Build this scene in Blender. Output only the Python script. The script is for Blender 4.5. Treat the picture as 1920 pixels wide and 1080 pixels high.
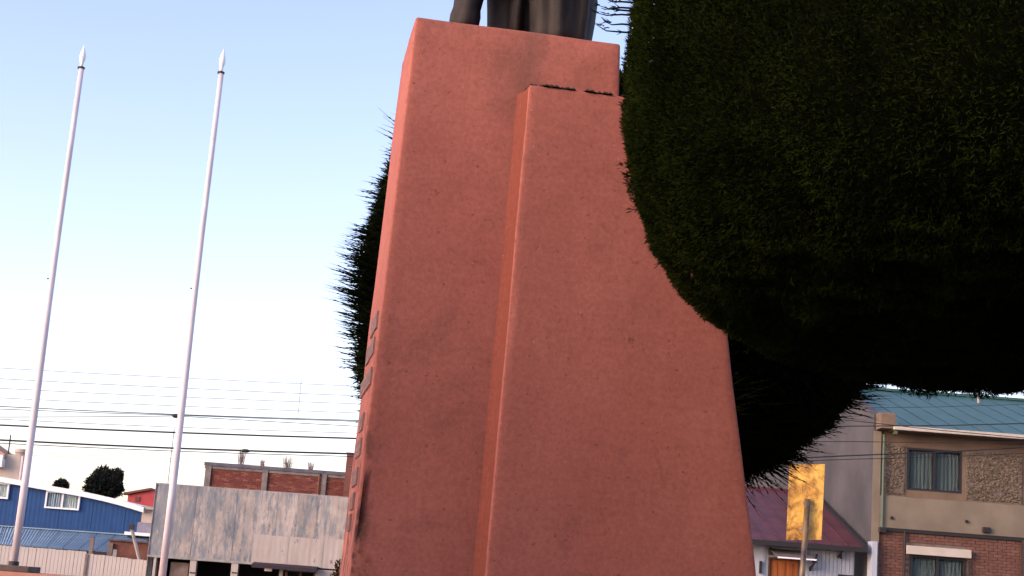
import bpy, math, random
import numpy as np
from mathutils import Vector, Matrix
for o in list(bpy.data.objects):
    bpy.data.objects.remove(o)
S = bpy.context.scene
COL = S.collection
R = math.radians
rnd = random.Random(7)

# ------------------------------------------------------------------ camera
FPX, EYE = 2800.0, 1.6                       # focal length in pixels of a 1920 wide picture
PITCH, ROLL = math.atan(0.2), math.atan(0.0745)
cp, sp = math.cos(PITCH), math.sin(PITCH)
cr, sr = math.cos(ROLL), math.sin(ROLL)
FWD = Vector((0, cp, sp)); U0 = Vector((0, -sp, cp)); R0 = Vector((1, 0, 0))
UP = U0*cr - R0*sr; RT = R0*cr + U0*sr
cam = bpy.data.cameras.new('camera'); cam.sensor_width = 36; cam.lens = FPX/1920*36
cam.clip_start = 0.05; cam.clip_end = 4000
camo = bpy.data.objects.new('camera', cam); COL.objects.link(camo)
m3 = Matrix((RT, UP, -FWD)).transposed()
camo.matrix_world = Matrix.Translation((0, 0, EYE)) @ m3.to_4x4()
S.camera = camo

# ------------------------------------------------------------------ light
SUN = Vector((-0.80, -0.50, 0.34)).normalized()      # direction towards the sun
w = bpy.data.worlds.new('World'); S.world = w; w.use_nodes = True
nt = w.node_tree
bg = nt.nodes['Background']
sky = nt.nodes.new('ShaderNodeTexSky'); sky.sky_type = 'NISHITA'; sky.sun_disc = False
sky.sun_elevation = math.asin(SUN.z); sky.sun_rotation = math.atan2(SUN.x, SUN.y)
sky.air_density = 1.0; sky.dust_density = 1.5; sky.ozone_density = 1.0; sky.altitude = 0
wb = nt.nodes.new('ShaderNodeMix'); wb.data_type = 'RGBA'; wb.blend_type = 'MULTIPLY'; wb.inputs[0].default_value = 1.0
wb.inputs[7].default_value = (1.15, 0.970, 1.06, 1)          # the camera's warm evening white balance
nt.links.new(sky.outputs[0], wb.inputs[6]); nt.links.new(wb.outputs[2], bg.inputs[0]); bg.inputs[1].default_value = 0.15
sl = bpy.data.lights.new('sun', 'SUN'); sl.energy = 0.85; sl.angle = R(25); sl.color = (1.0, 0.78, 0.55)
so = bpy.data.objects.new('sun', sl); COL.objects.link(so)
so.rotation_euler = SUN.to_track_quat('Z', 'Y').to_euler()
S.view_settings.view_transform = 'Standard'; S.view_settings.look = 'None'
S.view_settings.exposure = 1.28; S.view_settings.gamma = 1

# ------------------------------------------------------------------ helpers
def at(px, py, Y):
    """the point on the wall plane y = Y that is seen at this place of the picture (planning aid)"""
    d = FWD + RT*((px-960)/FPX) + UP*((540-py)/FPX)
    return Vector((0, 0, EYE)) + d*(Y/d.y)

def tag(o, label=None, cat=None, group=None, kind=None):
    if label: o['label'] = label
    if cat: o['category'] = cat
    if group: o['group'] = group
    if kind: o['kind'] = kind
    return o

def empty(name, loc=(0, 0, 0), label=None, cat=None, group=None):
    o = bpy.data.objects.new(name, None); COL.objects.link(o); o.location = loc
    o.empty_display_size = 0.2
    return tag(o, label, cat, group)

class MB:
    def __init__(s): s.v = []; s.f = []
    def quad(s, a, b, c, d):
        n = len(s.v); s.v += [tuple(a), tuple(b), tuple(c), tuple(d)]; s.f.append((n, n+1, n+2, n+3)); return s
    def box(s, x0, x1, y0, y1, z0, z1):
        n = len(s.v)
        s.v += [(x0,y0,z0),(x1,y0,z0),(x1,y1,z0),(x0,y1,z0),(x0,y0,z1),(x1,y0,z1),(x1,y1,z1),(x0,y1,z1)]
        for f in ((0,3,2,1),(4,5,6,7),(0,1,5,4),(1,2,6,5),(2,3,7,6),(3,0,4,7)):
            s.f.append(tuple(n+i for i in f))
        return s
    def hexa(s, p):                          # eight corners, bottom ring then top ring
        n = len(s.v); s.v += [tuple(q) for q in p]
        for f in ((0,3,2,1),(4,5,6,7),(0,1,5,4),(1,2,6,5),(2,3,7,6),(3,0,4,7)):
            s.f.append(tuple(n+i for i in f))
        return s
    def prism(s, prof, d):                   # polygon of 3-d points pushed along d
        n = len(s.v); k = len(prof); d = Vector(d)
        s.v += [tuple(p) for p in prof] + [tuple(Vector(p)+d) for p in prof]
        s.f.append(tuple(range(n, n+k))[::-1]); s.f.append(tuple(range(n+k, n+2*k)))
        for i in range(k):
            j = (i+1) % k; s.f.append((n+i, n+j, n+k+j, n+k+i))
        return s
    def tube(s, pts, rad, seg=8, cap=True):
        pts = [Vector(p) for p in pts]; n = len(s.v); k = len(pts)
        if not isinstance(rad, (list, tuple)): rad = [rad]*k
        for i, p in enumerate(pts):
            t = (pts[min(i+1, k-1)]-pts[max(i-1, 0)]).normalized()
            a = Vector((0, 0, 1)) if abs(t.z) < 0.9 else Vector((1, 0, 0))
            e = t.cross(a).normalized(); g = t.cross(e)
            for j in range(seg):
                th = 2*math.pi*j/seg
                s.v.append(tuple(p + (e*math.cos(th)+g*math.sin(th))*rad[i]))
        for i in range(k-1):
            for j in range(seg):
                j2 = (j+1) % seg
                s.f.append((n+i*seg+j, n+i*seg+j2, n+(i+1)*seg+j2, n+(i+1)*seg+j))
        if cap:
            s.f.append(tuple(n+j for j in range(seg))[::-1]); s.f.append(tuple(n+(k-1)*seg+j for j in range(seg)))
        return s
    def build(s, name, mat, parent=None, smooth=False, bevel=0, bseg=2):
        me = bpy.data.meshes.new(name); me.from_pydata(s.v, [], s.f); me.update()
        o = bpy.data.objects.new(name, me); COL.objects.link(o)
        me.materials.append(mat)
        if smooth: me.shade_smooth()
        if bevel:
            b = o.modifiers.new('bevel', 'BEVEL'); b.width = bevel; b.segments = bseg; b.limit_method = 'ANGLE'
        if parent:
            o.parent = parent; o.location = -parent.location if parent.type == 'EMPTY' and parent.parent is None else (0, 0, 0)
        return o

def box(name, mat, parent, x0, x1, y0, y1, z0, z1, bevel=0):
    return MB().box(min(x0,x1), max(x0,x1), min(y0,y1), max(y0,y1), min(z0,z1), max(z0,z1)).build(name, mat, parent, bevel=bevel)

def child(o, parent):
    """parent o (vertices in world space) below a part whose own offset already puts it right"""
    o.parent = parent; o.location = (0, 0, 0); return o

# ------------------------------------------------------------------ materials
class Mat:
    def __init__(s, name, rough=0.8, metal=0.0, spec=0.3):
        s.m = bpy.data.materials.new(name); s.m.use_nodes = True
        s.nt = s.m.node_tree; s.b = s.nt.nodes['Principled BSDF']
        s.b.inputs['Roughness'].default_value = rough; s.b.inputs['Metallic'].default_value = metal
        s.b.inputs['Specular IOR Level'].default_value = spec
        s.tc = s.nt.nodes.new('ShaderNodeTexCoord')
    def n(s, t, **k):
        q = s.nt.nodes.new(t)
        for a, b in k.items(): setattr(q, a, b)
        return q
    def link(s, a, b): s.nt.links.new(a, b)
    def coords(s, scale=(1, 1, 1), rot=(0, 0, 0)):
        mp = s.n('ShaderNodeMapping'); mp.inputs['Scale'].default_value = scale; mp.inputs['Rotation'].default_value = rot
        s.link(s.tc.outputs['Object'], mp.inputs[0]); return mp.outputs[0]
    def noise(s, scale, detail=4, rough=0.55, sc=(1, 1, 1), dist=0):
        q = s.n('ShaderNodeTexNoise'); q.inputs['Scale'].default_value = scale; q.inputs['Detail'].default_value = detail
        q.inputs['Roughness'].default_value = rough; q.inputs['Distortion'].default_value = dist
        s.link(s.coords(sc), q.inputs[0]); return q.outputs[0]
    def ramp(s, src, stops):
        q = s.n('ShaderNodeValToRGB'); cr_ = q.color_ramp
        while len(cr_.elements) < len(stops): cr_.elements.new(0.5)
        for e, (p, c) in zip(cr_.elements, stops):
            e.position = p; e.color = (*c, 1) if isinstance(c, tuple) else (c, c, c, 1)
        s.link(src, q.inputs[0]); return q.outputs[0]
    def mix(s, fac, a, b, mode='MIX'):
        q = s.n('ShaderNodeMix'); q.data_type = 'RGBA'; q.blend_type = mode
        for i, v in ((0, fac), (6, a), (7, b)):
            if isinstance(v, (int, float)): q.inputs[i].default_value = v
            elif isinstance(v, tuple): q.inputs[i].default_value = (*v, 1)
            else: s.link(v, q.inputs[i])
        return q.outputs[2]
    def color(s, c):
        if isinstance(c, tuple): s.b.inputs['Base Color'].default_value = (*c, 1)
        else: s.link(c, s.b.inputs['Base Color'])
        return s
    def bump(s, src, strength=0.3, dist=0.01):
        q = s.n('ShaderNodeBump'); q.inputs['Strength'].default_value = strength; q.inputs['Distance'].default_value = dist
        s.link(src, q.inputs['Height']); s.link(q.outputs[0], s.b.inputs['Normal']); return s

def worn(name, c1, c2, scale=3, rough=0.8, metal=0, spec=0.3, sc=(1, 1, 1), bump=0.15, lo=0.35, hi=0.65):
    m = Mat(name, rough, metal, spec); f = m.noise(scale, 5, 0.6, sc)
    m.color(m.ramp(f, [(lo, c1), (hi, c2)])); m.bump(m.noise(scale*9, 3), bump, 0.01); return m.m

def island(name, cols, rough=0.85, var=0.2, spec=0.3):
    m = Mat(name, rough, spec=spec); g = m.n('ShaderNodeNewGeometry')
    st = [(i/(len(cols)-1), c) for i, c in enumerate(cols)]
    c = m.ramp(g.outputs['Random Per Island'], st)
    f = m.ramp(m.noise(6, 4), [(0.3, 1-var), (0.7, 1.0)])
    m.color(m.mix(1.0, c, f, 'MULTIPLY')); m.bump(m.noise(60, 3), 0.2, 0.004); return m.m

def stucco(name='pink_stucco', corner=False, shade_painted=False):
    m = Mat(name, 0.9, spec=0.2)
    base = m.ramp(m.noise(0.9, 5, 0.6), [(0.3, (0.36, 0.114, 0.086)), (0.7, (0.45, 0.156, 0.119))])
    streak = m.ramp(m.noise(2.2, 6, 0.65, (1.6, 1.6, 0.28)), [(0.44, 0.0), (0.72, 1.0)])
    base = m.mix(streak, base, (0.38, 0.126, 0.094))
    grime = m.ramp(m.noise(1.6, 9, 0.72, (1, 1, 0.8), 0.4), [(0.53, 0.0), (0.70, 0.55)])
    base = m.mix(grime, base, (0.21, 0.085, 0.062))
    if corner:          # wavering darker band down the shaft beside the buttress
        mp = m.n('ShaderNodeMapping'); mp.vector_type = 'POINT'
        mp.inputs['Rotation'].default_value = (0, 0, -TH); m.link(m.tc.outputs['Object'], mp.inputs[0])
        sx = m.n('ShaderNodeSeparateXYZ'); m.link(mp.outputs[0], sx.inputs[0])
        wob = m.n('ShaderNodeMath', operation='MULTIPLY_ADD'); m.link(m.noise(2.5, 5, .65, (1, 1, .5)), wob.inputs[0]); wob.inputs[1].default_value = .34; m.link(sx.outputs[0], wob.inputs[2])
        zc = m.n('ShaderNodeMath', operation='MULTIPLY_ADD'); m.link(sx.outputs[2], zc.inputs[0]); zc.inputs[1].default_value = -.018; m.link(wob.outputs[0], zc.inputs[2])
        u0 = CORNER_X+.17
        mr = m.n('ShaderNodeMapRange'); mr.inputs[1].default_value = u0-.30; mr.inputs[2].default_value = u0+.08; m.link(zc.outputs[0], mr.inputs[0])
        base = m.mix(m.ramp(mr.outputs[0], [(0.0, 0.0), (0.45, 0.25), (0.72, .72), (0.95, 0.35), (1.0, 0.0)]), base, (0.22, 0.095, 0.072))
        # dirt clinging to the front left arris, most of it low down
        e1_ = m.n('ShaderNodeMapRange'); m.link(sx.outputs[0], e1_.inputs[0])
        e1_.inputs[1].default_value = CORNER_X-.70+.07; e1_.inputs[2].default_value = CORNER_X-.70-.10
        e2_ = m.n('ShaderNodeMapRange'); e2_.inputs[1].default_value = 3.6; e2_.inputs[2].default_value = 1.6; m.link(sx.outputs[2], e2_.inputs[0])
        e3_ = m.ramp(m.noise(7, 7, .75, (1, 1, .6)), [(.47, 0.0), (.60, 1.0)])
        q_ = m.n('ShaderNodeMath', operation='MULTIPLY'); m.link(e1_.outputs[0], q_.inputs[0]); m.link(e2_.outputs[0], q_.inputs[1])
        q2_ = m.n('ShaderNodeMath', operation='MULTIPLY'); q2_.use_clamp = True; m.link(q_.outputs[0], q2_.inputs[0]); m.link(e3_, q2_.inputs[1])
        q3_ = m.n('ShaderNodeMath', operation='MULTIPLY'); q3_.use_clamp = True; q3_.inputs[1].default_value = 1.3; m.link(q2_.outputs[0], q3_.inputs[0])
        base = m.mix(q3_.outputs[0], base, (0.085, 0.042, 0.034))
    if shade_painted: base = m.mix(.9, base, (0.20, 0.054, 0.036))  # shade on the buttress return, painted in as darker red
    blot = m.ramp(m.noise(3.1, 8, 0.75, (1, 1, .7), .8), [(0.60, 0.0), (0.72, 0.5)])
    base = m.mix(blot, base, (0.22, 0.080, 0.052))
    fine = m.ramp(m.noise(38, 5, 0.7), [(0.38, 0.82), (0.62, 1.06)])
    base = m.mix(0.8, base, fine, 'MULTIPLY')
    speck = m.ramp(m.noise(26, 3, 0.6), [(0.655, 0.0), (0.71, 0.8)])
    base = m.mix(speck, base, (0.20, 0.07, 0.05))
    light = m.ramp(m.noise(48, 2, 0.5), [(0.735, 0.0), (0.77, 0.6)])
    base = m.mix(light, base, (0.5, 0.30, 0.25))
    hor = m.ramp(m.noise(14, 4, 0.6, (0.25, 0.25, 2.2)), [(0.38, 0.90), (0.55, 1.0)])
    base = m.mix(0.45, base, hor, 'MULTIPLY')
    m.color(base)
    h = m.mix(0.5, m.noise(70, 6, 0.7), m.noise(14, 4, 0.6))
    m.bump(h, 0.4, 0.010)
    return m.m

def plain(name, c, rough=0.7, metal=0, spec=0.3): return Mat(name, rough, metal, spec).color(c).m

M = {}
TH = R(9)
CORNER_X = -0.739*math.cos(R(9)) + 9.0*math.sin(R(9)) + 0.70
M['stucco'] = stucco()
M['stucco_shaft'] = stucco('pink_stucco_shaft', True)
M['stucco_shade_painted'] = stucco('pink_stucco_painted_shade', False, True)
M['bronze'] = worn('dark_bronze', (0.013, 0.011, 0.012), (0.042, 0.033, 0.029), 7, 0.75, 0.0, 0.25, (1, 1, 0.4), 0.3)
M['letters'] = worn('grey_metal_letters', (0.20, 0.115, 0.10), (0.29, 0.165, 0.14), 30, 0.6)
M['moss'] = worn('dark_moss', (0.022, 0.016, 0.012), (0.07, 0.045, 0.03), 40, 1.0)
M['pole'] = worn('white_pole_paint', (0.56, 0.50, 0.53), (0.70, 0.63, 0.66), 5, 0.5, 0, 0.4, (1, 1, 0.3), 0.05)
M['white'] = worn('white_paint', (0.72, 0.71, 0.72), (0.83, 0.82, 0.82), 4, 0.5)
M['finial'] = plain('white_lacquer', (0.85, 0.85, 0.86), 0.35)
M['dark_iron'] = plain('dark_iron', (0.03, 0.028, 0.03), 0.6)
M['cable'] = plain('black_cable', (0.022, 0.022, 0.03), 0.6)
M['thin_wire'] = plain('weathered_wire', (0.16, 0.15, 0.18), 0.6)
M['pinkwall'] = worn('pink_wall_paint', (0.36, 0.16, 0.12), (0.45, 0.22, 0.17), 3)
M['coping'] = worn('brown_coping', (0.06, 0.042, 0.038), (0.11, 0.08, 0.07), 4)
M['concrete'] = worn('grey_concrete', (0.22, 0.215, 0.21), (0.34, 0.33, 0.32), 3, 0.9)
M['old_concrete'] = worn('old_dark_concrete', (0.12, 0.105, 0.10), (0.20, 0.18, 0.17), 3, 0.9)
M['cap'] = worn('slate_blue_cap', (0.07, 0.068, 0.095), (0.115, 0.11, 0.14), 3)
M['brick_red'] = island('red_bricks', [(0.12, 0.032, 0.027), (0.18, 0.050, 0.038), (0.15, 0.040, 0.033), (0.25, 0.10, 0.075)])
M['brick_orange'] = island('salmon_bricks', [(0.125, 0.056, 0.043), (0.158, 0.072, 0.054), (0.14, 0.064, 0.049), (0.185, 0.092, 0.07)])
M['mortar'] = worn('mortar', (0.12, 0.09, 0.075), (0.16, 0.125, 0.105), 8)
M['mortar_red'] = worn('red_mortar', (0.16, 0.07, 0.055), (0.24, 0.13, 0.10), 8)
M['pebbles'] = island('pebbles', [(0.08, 0.057, 0.04), (0.125, 0.093, 0.065), (0.185, 0.147, 0.105), (0.105, 0.076, 0.054), (0.23, 0.19, 0.145)])
M['beige'] = worn('beige_render', (0.155, 0.128, 0.097), (0.20, 0.166, 0.126), 1.2, 0.95)
M['brownrender'] = worn('brown_render', (0.135, 0.095, 0.068), (0.175, 0.125, 0.09), 1.5, 0.95)
M['greyrender'] = worn('grey_render', (0.050, 0.048, 0.054), (0.082, 0.077, 0.084), 0.9, 0.95, sc=(1, .45, 0.6))
M['greenroof'] = worn('green_roof_metal', (0.024, 0.078, 0.070), (0.038, 0.102, 0.090), 1.5, 0.5, 0.1, 0.4)
M['maroon'] = worn('maroon_roof_metal', (0.065, 0.018, 0.022), (0.10, 0.030, 0.036), 2, 0.6)
M['cream_trim'] = worn('cream_trim', (0.40, 0.36, 0.31), (0.48, 0.43, 0.375), 3)
M['frame_dark'] = plain('dark_window_frame', (0.02, 0.018, 0.02), 0.5)
M['greenpipe'] = plain('green_downpipe', (0.08, 0.12, 0.09), 0.5)
M['whitewall'] = worn('white_wash', (0.30, 0.33, 0.40), (0.42, 0.45, 0.52), 1.5, 0.9, sc=(3, 1, 0.4))
M['door'] = worn('orange_wood', (0.23, 0.065, 0.016), (0.33, 0.10, 0.03), 3, 0.6, sc=(5, 5, 0.4))
M['canopy'] = worn('grey_canopy', (0.09, 0.08, 0.08), (0.14, 0.125, 0.12), 3)
M['bluewall'] = worn('blue_sheet', (0.003, 0.042, 0.145), (0.006, 0.053, 0.175), 2, 0.6)
M['ltblue'] = worn('light_blue_sheet', (0.19, 0.28, 0.36), (0.27, 0.36, 0.43), 1.2, 0.6)
M['fence'] = worn('whitewashed_boards', (0.38, 0.34, 0.32), (0.50, 0.455, 0.43), 2.5, 0.9, sc=(2, 2, 0.3))
M['oldwood'] = worn('old_wood', (0.14, 0.10, 0.085), (0.22, 0.17, 0.15), 3)
M['rustwall'] = worn('rusty_brown_wall', (0.11, 0.04, 0.03), (0.17, 0.07, 0.055), 3)
M['redhouse'] = worn('red_paint', (0.36, 0.055, 0.06), (0.43, 0.075, 0.08), 1)
M['creamhouse'] = worn('cream_wall', (0.42, 0.36, 0.31), (0.50, 0.44, 0.39), 1)
M['cream_painted_sun'] = worn('cream_wall_sun_tinted', (0.78, 0.60, 0.56), (0.84, 0.68, 0.64), 1)
M['tile'] = worn('clay_roof', (0.40, 0.20, 0.12), (0.48, 0.26, 0.17), 3)
M['void'] = plain('dark_interior', (0.016, 0.014, 0.018), 0.9)
M['curtain'] = worn('net_curtain', (0.075, 0.085, 0.085), (0.115, 0.125, 0.125), 3, 0.9, sc=(5, 1, 0.25))
M['curtain_white'] = worn('white_curtain', (0.40, 0.39, 0.38), (0.50, 0.49, 0.47), 3, 0.9, sc=(4, 1, 0.3))
M['purple_awning'] = plain('dark_purple_sheet', (0.028, 0.018, 0.028), 0.7)
M['brownframe'] = plain('brown_frame', (0.10, 0.05, 0.04), 0.7)
M['asphalt'] = worn('asphalt', (0.04, 0.04, 0.042), (0.06, 0.06, 0.062), 6, 0.9)
M['paving'] = worn('paving', (0.11, 0.10, 0.095), (0.16, 0.145, 0.135), 2, 0.9)
M['soil'] = worn('dry_ground', (0.075, 0.07, 0.055), (0.12, 0.11, 0.085), 0.4, 1)
M['bark'] = worn('bark', (0.035, 0.025, 0.018), (0.08, 0.06, 0.045), 8, 1)
M['yellow'] = plain('yellow_paint', (0.42, 0.30, 0.09), 0.6)
M['bluegrey'] = worn('blue_grey_metal', (0.16, 0.16, 0.22), (0.23, 0.23, 0.30), 6)

def glass():
    m = Mat('window_glass', 0.04, spec=0.5)
    m.b.inputs['Transmission Weight'].default_value = 1.0
    m.b.inputs['IOR'].default_value = 1.02
    m.color((0.80, 0.90, 0.92)); return m.m
M['glass'] = glass()

def peeling():
    m = Mat('peeling_blue_paint', 0.75)
    a = m.noise(2.1, 9, 0.78, (2.0, 2.0, 0.45), 0.15)
    side = m.n('ShaderNodeSeparateXYZ'); m.link(m.tc.outputs['Object'], side.inputs[0])
    drift = m.n('ShaderNodeMapRange'); drift.inputs[1].default_value = -14; drift.inputs[2].default_value = -5
    drift.inputs[3].default_value = 0.05; drift.inputs[4].default_value = -0.075      # more paint is gone to the right
    m.link(side.outputs[0], drift.inputs[0])
    ad = m.n('ShaderNodeMath', operation='ADD'); m.link(a, ad.inputs[0]); m.link(drift.outputs[0], ad.inputs[1])
    mask = m.ramp(ad.outputs[0], [(0.445, 0.0), (0.53, 1.0)])
    pale = m.ramp(m.noise(2.0, 4), [(0.35, (0.31, 0.275, 0.255)), (0.65, (0.42, 0.37, 0.345))])
    blue = m.ramp(m.noise(3.0, 5, 0.6, (1, 1, 0.4)), [(0.35, (0.15, 0.17, 0.20)), (0.65, (0.24, 0.255, 0.275))])
    c = m.mix(mask, pale, blue)
    sp_ = m.ramp(m.noise(3.2, 5, 0.6, (1.5, 1.5, 0.6)), [(0.66, 0.0), (0.70, 0.8)])
    c = m.mix(sp_, c, (0.13, 0.12, 0.13))
    oi = m.n('ShaderNodeObjectInfo'); c = m.mix(1.0, c, m.ramp(oi.outputs['Random'], [(0, .86), (1, 1.06)]), 'MULTIPLY')
    run = m.ramp(m.noise(2.2, 5, .6, (3.0, 3.0, .12)), [(.60, 0.0), (.74, .4)])       # rust run down from the top edge
    zz_ = m.n('ShaderNodeMapRange'); zz_.inputs[1].default_value = 2.6; zz_.inputs[2].default_value = 4.5; m.link(side.outputs[2], zz_.inputs[0])
    c = m.mix(m.mix(1.0, run, zz_.outputs[0], 'MULTIPLY'), c, (0.19, 0.13, 0.11)); m.color(c); m.bump(m.noise(20, 4), 0.2); return m.m
M['peeling'] = peeling()
def patched():
    m = Mat('pale_patched_sheet', 0.8)
    c = m.ramp(m.noise(1.4, 5, 0.6, (2, 2, 0.5)), [(0.35, (0.34, 0.30, 0.28)), (0.65, (0.43, 0.385, 0.36))])
    d = m.ramp(m.noise(2.6, 5, 0.65, (1.3, 1.3, 0.7), 0.3), [(0.63, 0.0), (0.67, 0.9)])
    m.color(m.mix(d, c, (0.16, 0.145, 0.16))); m.bump(m.noise(20, 4), 0.2); return m.m
M['patched'] = patched()
def rust_with_painted_sun():
    m = Mat('sun_tinted_sheet', 0.4, 0.0, 0.5)
    f = m.noise(2.6, 7, 0.7, (1, 1, 0.7), 0.6)
    c = m.ramp(f, [(0.41, (0.15, 0.07, 0.018)), (0.49, (0.50, 0.25, 0.04)), (0.585, (0.82, 0.47, 0.09))])  # low sun and dappled leaf shade painted in as gold with rust
    d = m.ramp(m.noise(30, 4, 0.7), [(0.62, 0.0), (0.70, 0.7)])
    m.color(m.mix(d, c, (0.40, 0.19, 0.05))); m.bump(m.noise(12, 4), 0.1); return m.m
M['painted_sun'] = rust_with_painted_sun()
def leaf(name, c1, c2, c3):
    m = Mat(name, 1.0, spec=0.0); g = m.n('ShaderNodeNewGeometry')
    c = m.ramp(g.outputs['Random Per Island'], [(0.0, c1), (0.6, c2), (1.0, c3)])
    f = m.ramp(m.noise(3.5, 6, 0.7, (1, 1, .55)), [(0.35, 0.45), (0.65, 1.35)])
    br_ = m.ramp(m.noise(2.4, 5, 0.7), [(0.60, 0.0), (0.72, 0.55)])
    c = m.mix(br_, c, tuple((c2[0]*1.5, c2[1]*.8, c2[2])))
    m.color(m.mix(1.0, c, f, 'MULTIPLY')); return m.m
M['cypress'] = leaf('cypress_green', (0.011, 0.016, 0.0033), (0.0135, 0.0205, 0.0038), (0.0165, 0.0245, 0.0045))
M['cypress_dark'] = leaf('cypress_dark_green', (0.006, 0.009, 0.004), (0.009, 0.014, 0.005), (0.015, 0.020, 0.007))
M['core'] = plain('light_block_dark', (0.004, 0.005, 0.0025), 1.0, spec=0.0)
M['far_leaf'] = leaf('far_dark_green', (0.018, 0.021, 0.020), (0.030, 0.034, 0.029), (0.048, 0.052, 0.04))
M['bare'] = plain('bare_twigs', (0.26, 0.19, 0.19), 0.9)

# ------------------------------------------------------------------ ground
def gz(x, y):
    if y < 27: return -0.62
    return max(-0.6, min(0.3, (x+1)*0.09))
mb = MB()
xs = [-900, -60, -30, -15, -6, -3, 0, 3, 6, 15, 30, 60, 900]; ys = [-900, -30, 0, 26.9, 27.1, 29, 37, 45, 60, 100, 300, 1500]
for i in range(len(xs)-1):
    for j in range(len(ys)-1):
        mb.quad(*[(x, y, gz(x, y)) for x, y in ((xs[i], ys[j]), (xs[i+1], ys[j]), (xs[i+1], ys[j+1]), (xs[i], ys[j+1]))])
tag(mb.build('ground', M['soil']), kind='structure')
tag(MB().box(-30, 30, -25, 26, -0.6, 0.0).build('plaza', M['paving']), kind='structure')
mb = MB(); xr = [-60, -30, -15, -6, -3, 0, 3, 6, 15, 30, 60]
for i in range(len(xr)-1):
    a, b = xr[i], xr[i+1]
    mb.quad((a, 29, gz(a, 30)+.012), (b, 29, gz(b, 30)+.012), (b, 37, gz(b, 30)+.012), (a, 37, gz(a, 30)+.012))
tag(mb.build('road', M['asphalt']), kind='structure')
mb = MB()
for i in range(len(xr)-1):
    a, b = xr[i], xr[i+1]; za, zb = gz(a, 30), gz(b, 30)
    mb.hexa([(a, 37, za-.2), (b, 37, zb-.2), (b, 39.4, zb-.2), (a, 39.4, za-.2), (a, 37, za+.13), (b, 37, zb+.13), (b, 39.4, zb+.13), (a, 39.4, za+.13)])
tag(mb.build('pavement', M['paving']), kind='structure')

# ------------------------------------------------------------------ monument
E1 = Vector((math.cos(TH), math.sin(TH), 0)); E2 = Vector((-math.sin(TH), math.cos(TH), 0))
A0 = Vector((-0.739, 9.0, 0)); ZT = 5.115
def loc(u, v, z): return A0 + E1*u + E2*v + Vector((0, 0, z))

def slab(corners_b, zb, corners_t, zt, nx=1):
    p = [loc(u, v, zb) for u, v in corners_b] + [loc(u, v, zt) for u, v in corners_t]
    return MB().hexa(p)

mon = empty('monument_pedestal', loc(0.9, 0.6, 0), 'tall pink stucco monument pedestal with stepped buttress beneath the bronze statue', 'pedestal')
bt = 0.028*ZT
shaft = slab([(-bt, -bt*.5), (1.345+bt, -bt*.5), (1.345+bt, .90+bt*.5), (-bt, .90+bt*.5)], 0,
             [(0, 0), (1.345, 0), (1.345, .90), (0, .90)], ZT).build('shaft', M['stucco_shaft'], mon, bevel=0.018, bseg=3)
# buttress: battered slab set before the shaft, its right side leaning out
zt_b = 4.695
def butt_prof(u0, u1, vf, vb, k):
    return [(u0-.055*k, .004), (u0-.035*k, -.010), (u0-.02*k, -.028), (u0-.010*k, -.055), (u0-.004*k, -.10), (u0, vf), (u1, vf), (u1, vb), (u0-.055*k, vb)]
pb_, pt_ = butt_prof(.648, 2.625, -.27, .80, 1), butt_prof(.728, 1.845, -.19, .72, 1)
pb_ = [(u, v-bt*.5 if i < 5 else v) for i, (u, v) in enumerate(pb_)]
mb = MB(); n = len(pb_)
mb.v = [tuple(loc(u, v, 0)) for u, v in pb_] + [tuple(loc(u, v, zt_b)) for u, v in pt_]
mb.f = [tuple(range(n))[::-1], tuple(range(n, 2*n))] + [(i, (i+1) % n, n+(i+1) % n, n+i) for i in range(n)]
butt = mb.build('buttress', M['stucco'], mon, bevel=0.02, bseg=3)
butt.modifiers['bevel'].angle_limit = R(50)
butt.data.materials.append(M['stucco_shade_painted'])
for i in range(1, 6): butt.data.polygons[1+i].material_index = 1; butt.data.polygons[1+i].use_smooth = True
step = slab([(-0.55, -0.85), (3.0, -0.85), (3.0, 1.8), (-0.55, 1.8)], 0.0,
            [(-0.5, -0.8), (2.95, -0.8), (2.95, 1.75), (-0.5, 1.75)], 0.35).build('base_step', M['stucco'], mon, bevel=0.02)
# hand-finished render: faces and arrises wander by a few millimetres
tx_ = bpy.data.textures.new('trowel_waviness', 'CLOUDS'); tx_.noise_scale = .45; tx_.noise_depth = 1
for o_ in (shaft, butt):
    o_.data.shade_smooth()
    sb_ = o_.modifiers.new('grid', 'SUBSURF'); sb_.subdivision_type = 'SIMPLE'; sb_.levels = 4; sb_.render_levels = 5
    dp_ = o_.modifiers.new('waviness', 'DISPLACE'); dp_.texture = tx_; dp_.texture_coords = 'GLOBAL'; dp_.strength = .010; dp_.mid_level = .5
# inscription: eight rows of small raised metal letters on the left face
rows = [(3.16, .10, .60), (3.00, .12, .74), (2.80, .03, .90), (2.545, .28, .62), (2.38, .20, .66), (2.20, .22, .70), (2.05, .28, .60), (1.92, .34, .58)]
for z, v0, v1 in rows:
    line = MB(); v = v0; hh = 0.052
    while v < v1-.03:
        wd = rnd.uniform(.045, .07); th = .018
        def bar(va, vb, za, zb):
            ul = -bt*(1-(z)/ZT)
            q = [loc(ul-.012, va, z+za), loc(ul+.03, va, z+za), loc(ul+.03, vb, z+za), loc(ul-.012, vb, z+za),
                 loc(ul-.012, va, z+zb), loc(ul+.03, va, z+zb), loc(ul+.03, vb, z+zb), loc(ul-.012, vb, z+zb)]
            line.hexa(q)
        bar(v, v+th, -hh, hh)
        bar(v+wd-th, v+wd, -hh, hh)
        k = rnd.choice((-hh, -th/2, hh-th)); bar(v+th, v+wd-th, k, k+th)
        v += wd+.018
    line.build('inscription_line', M['letters'], mon)
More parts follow.
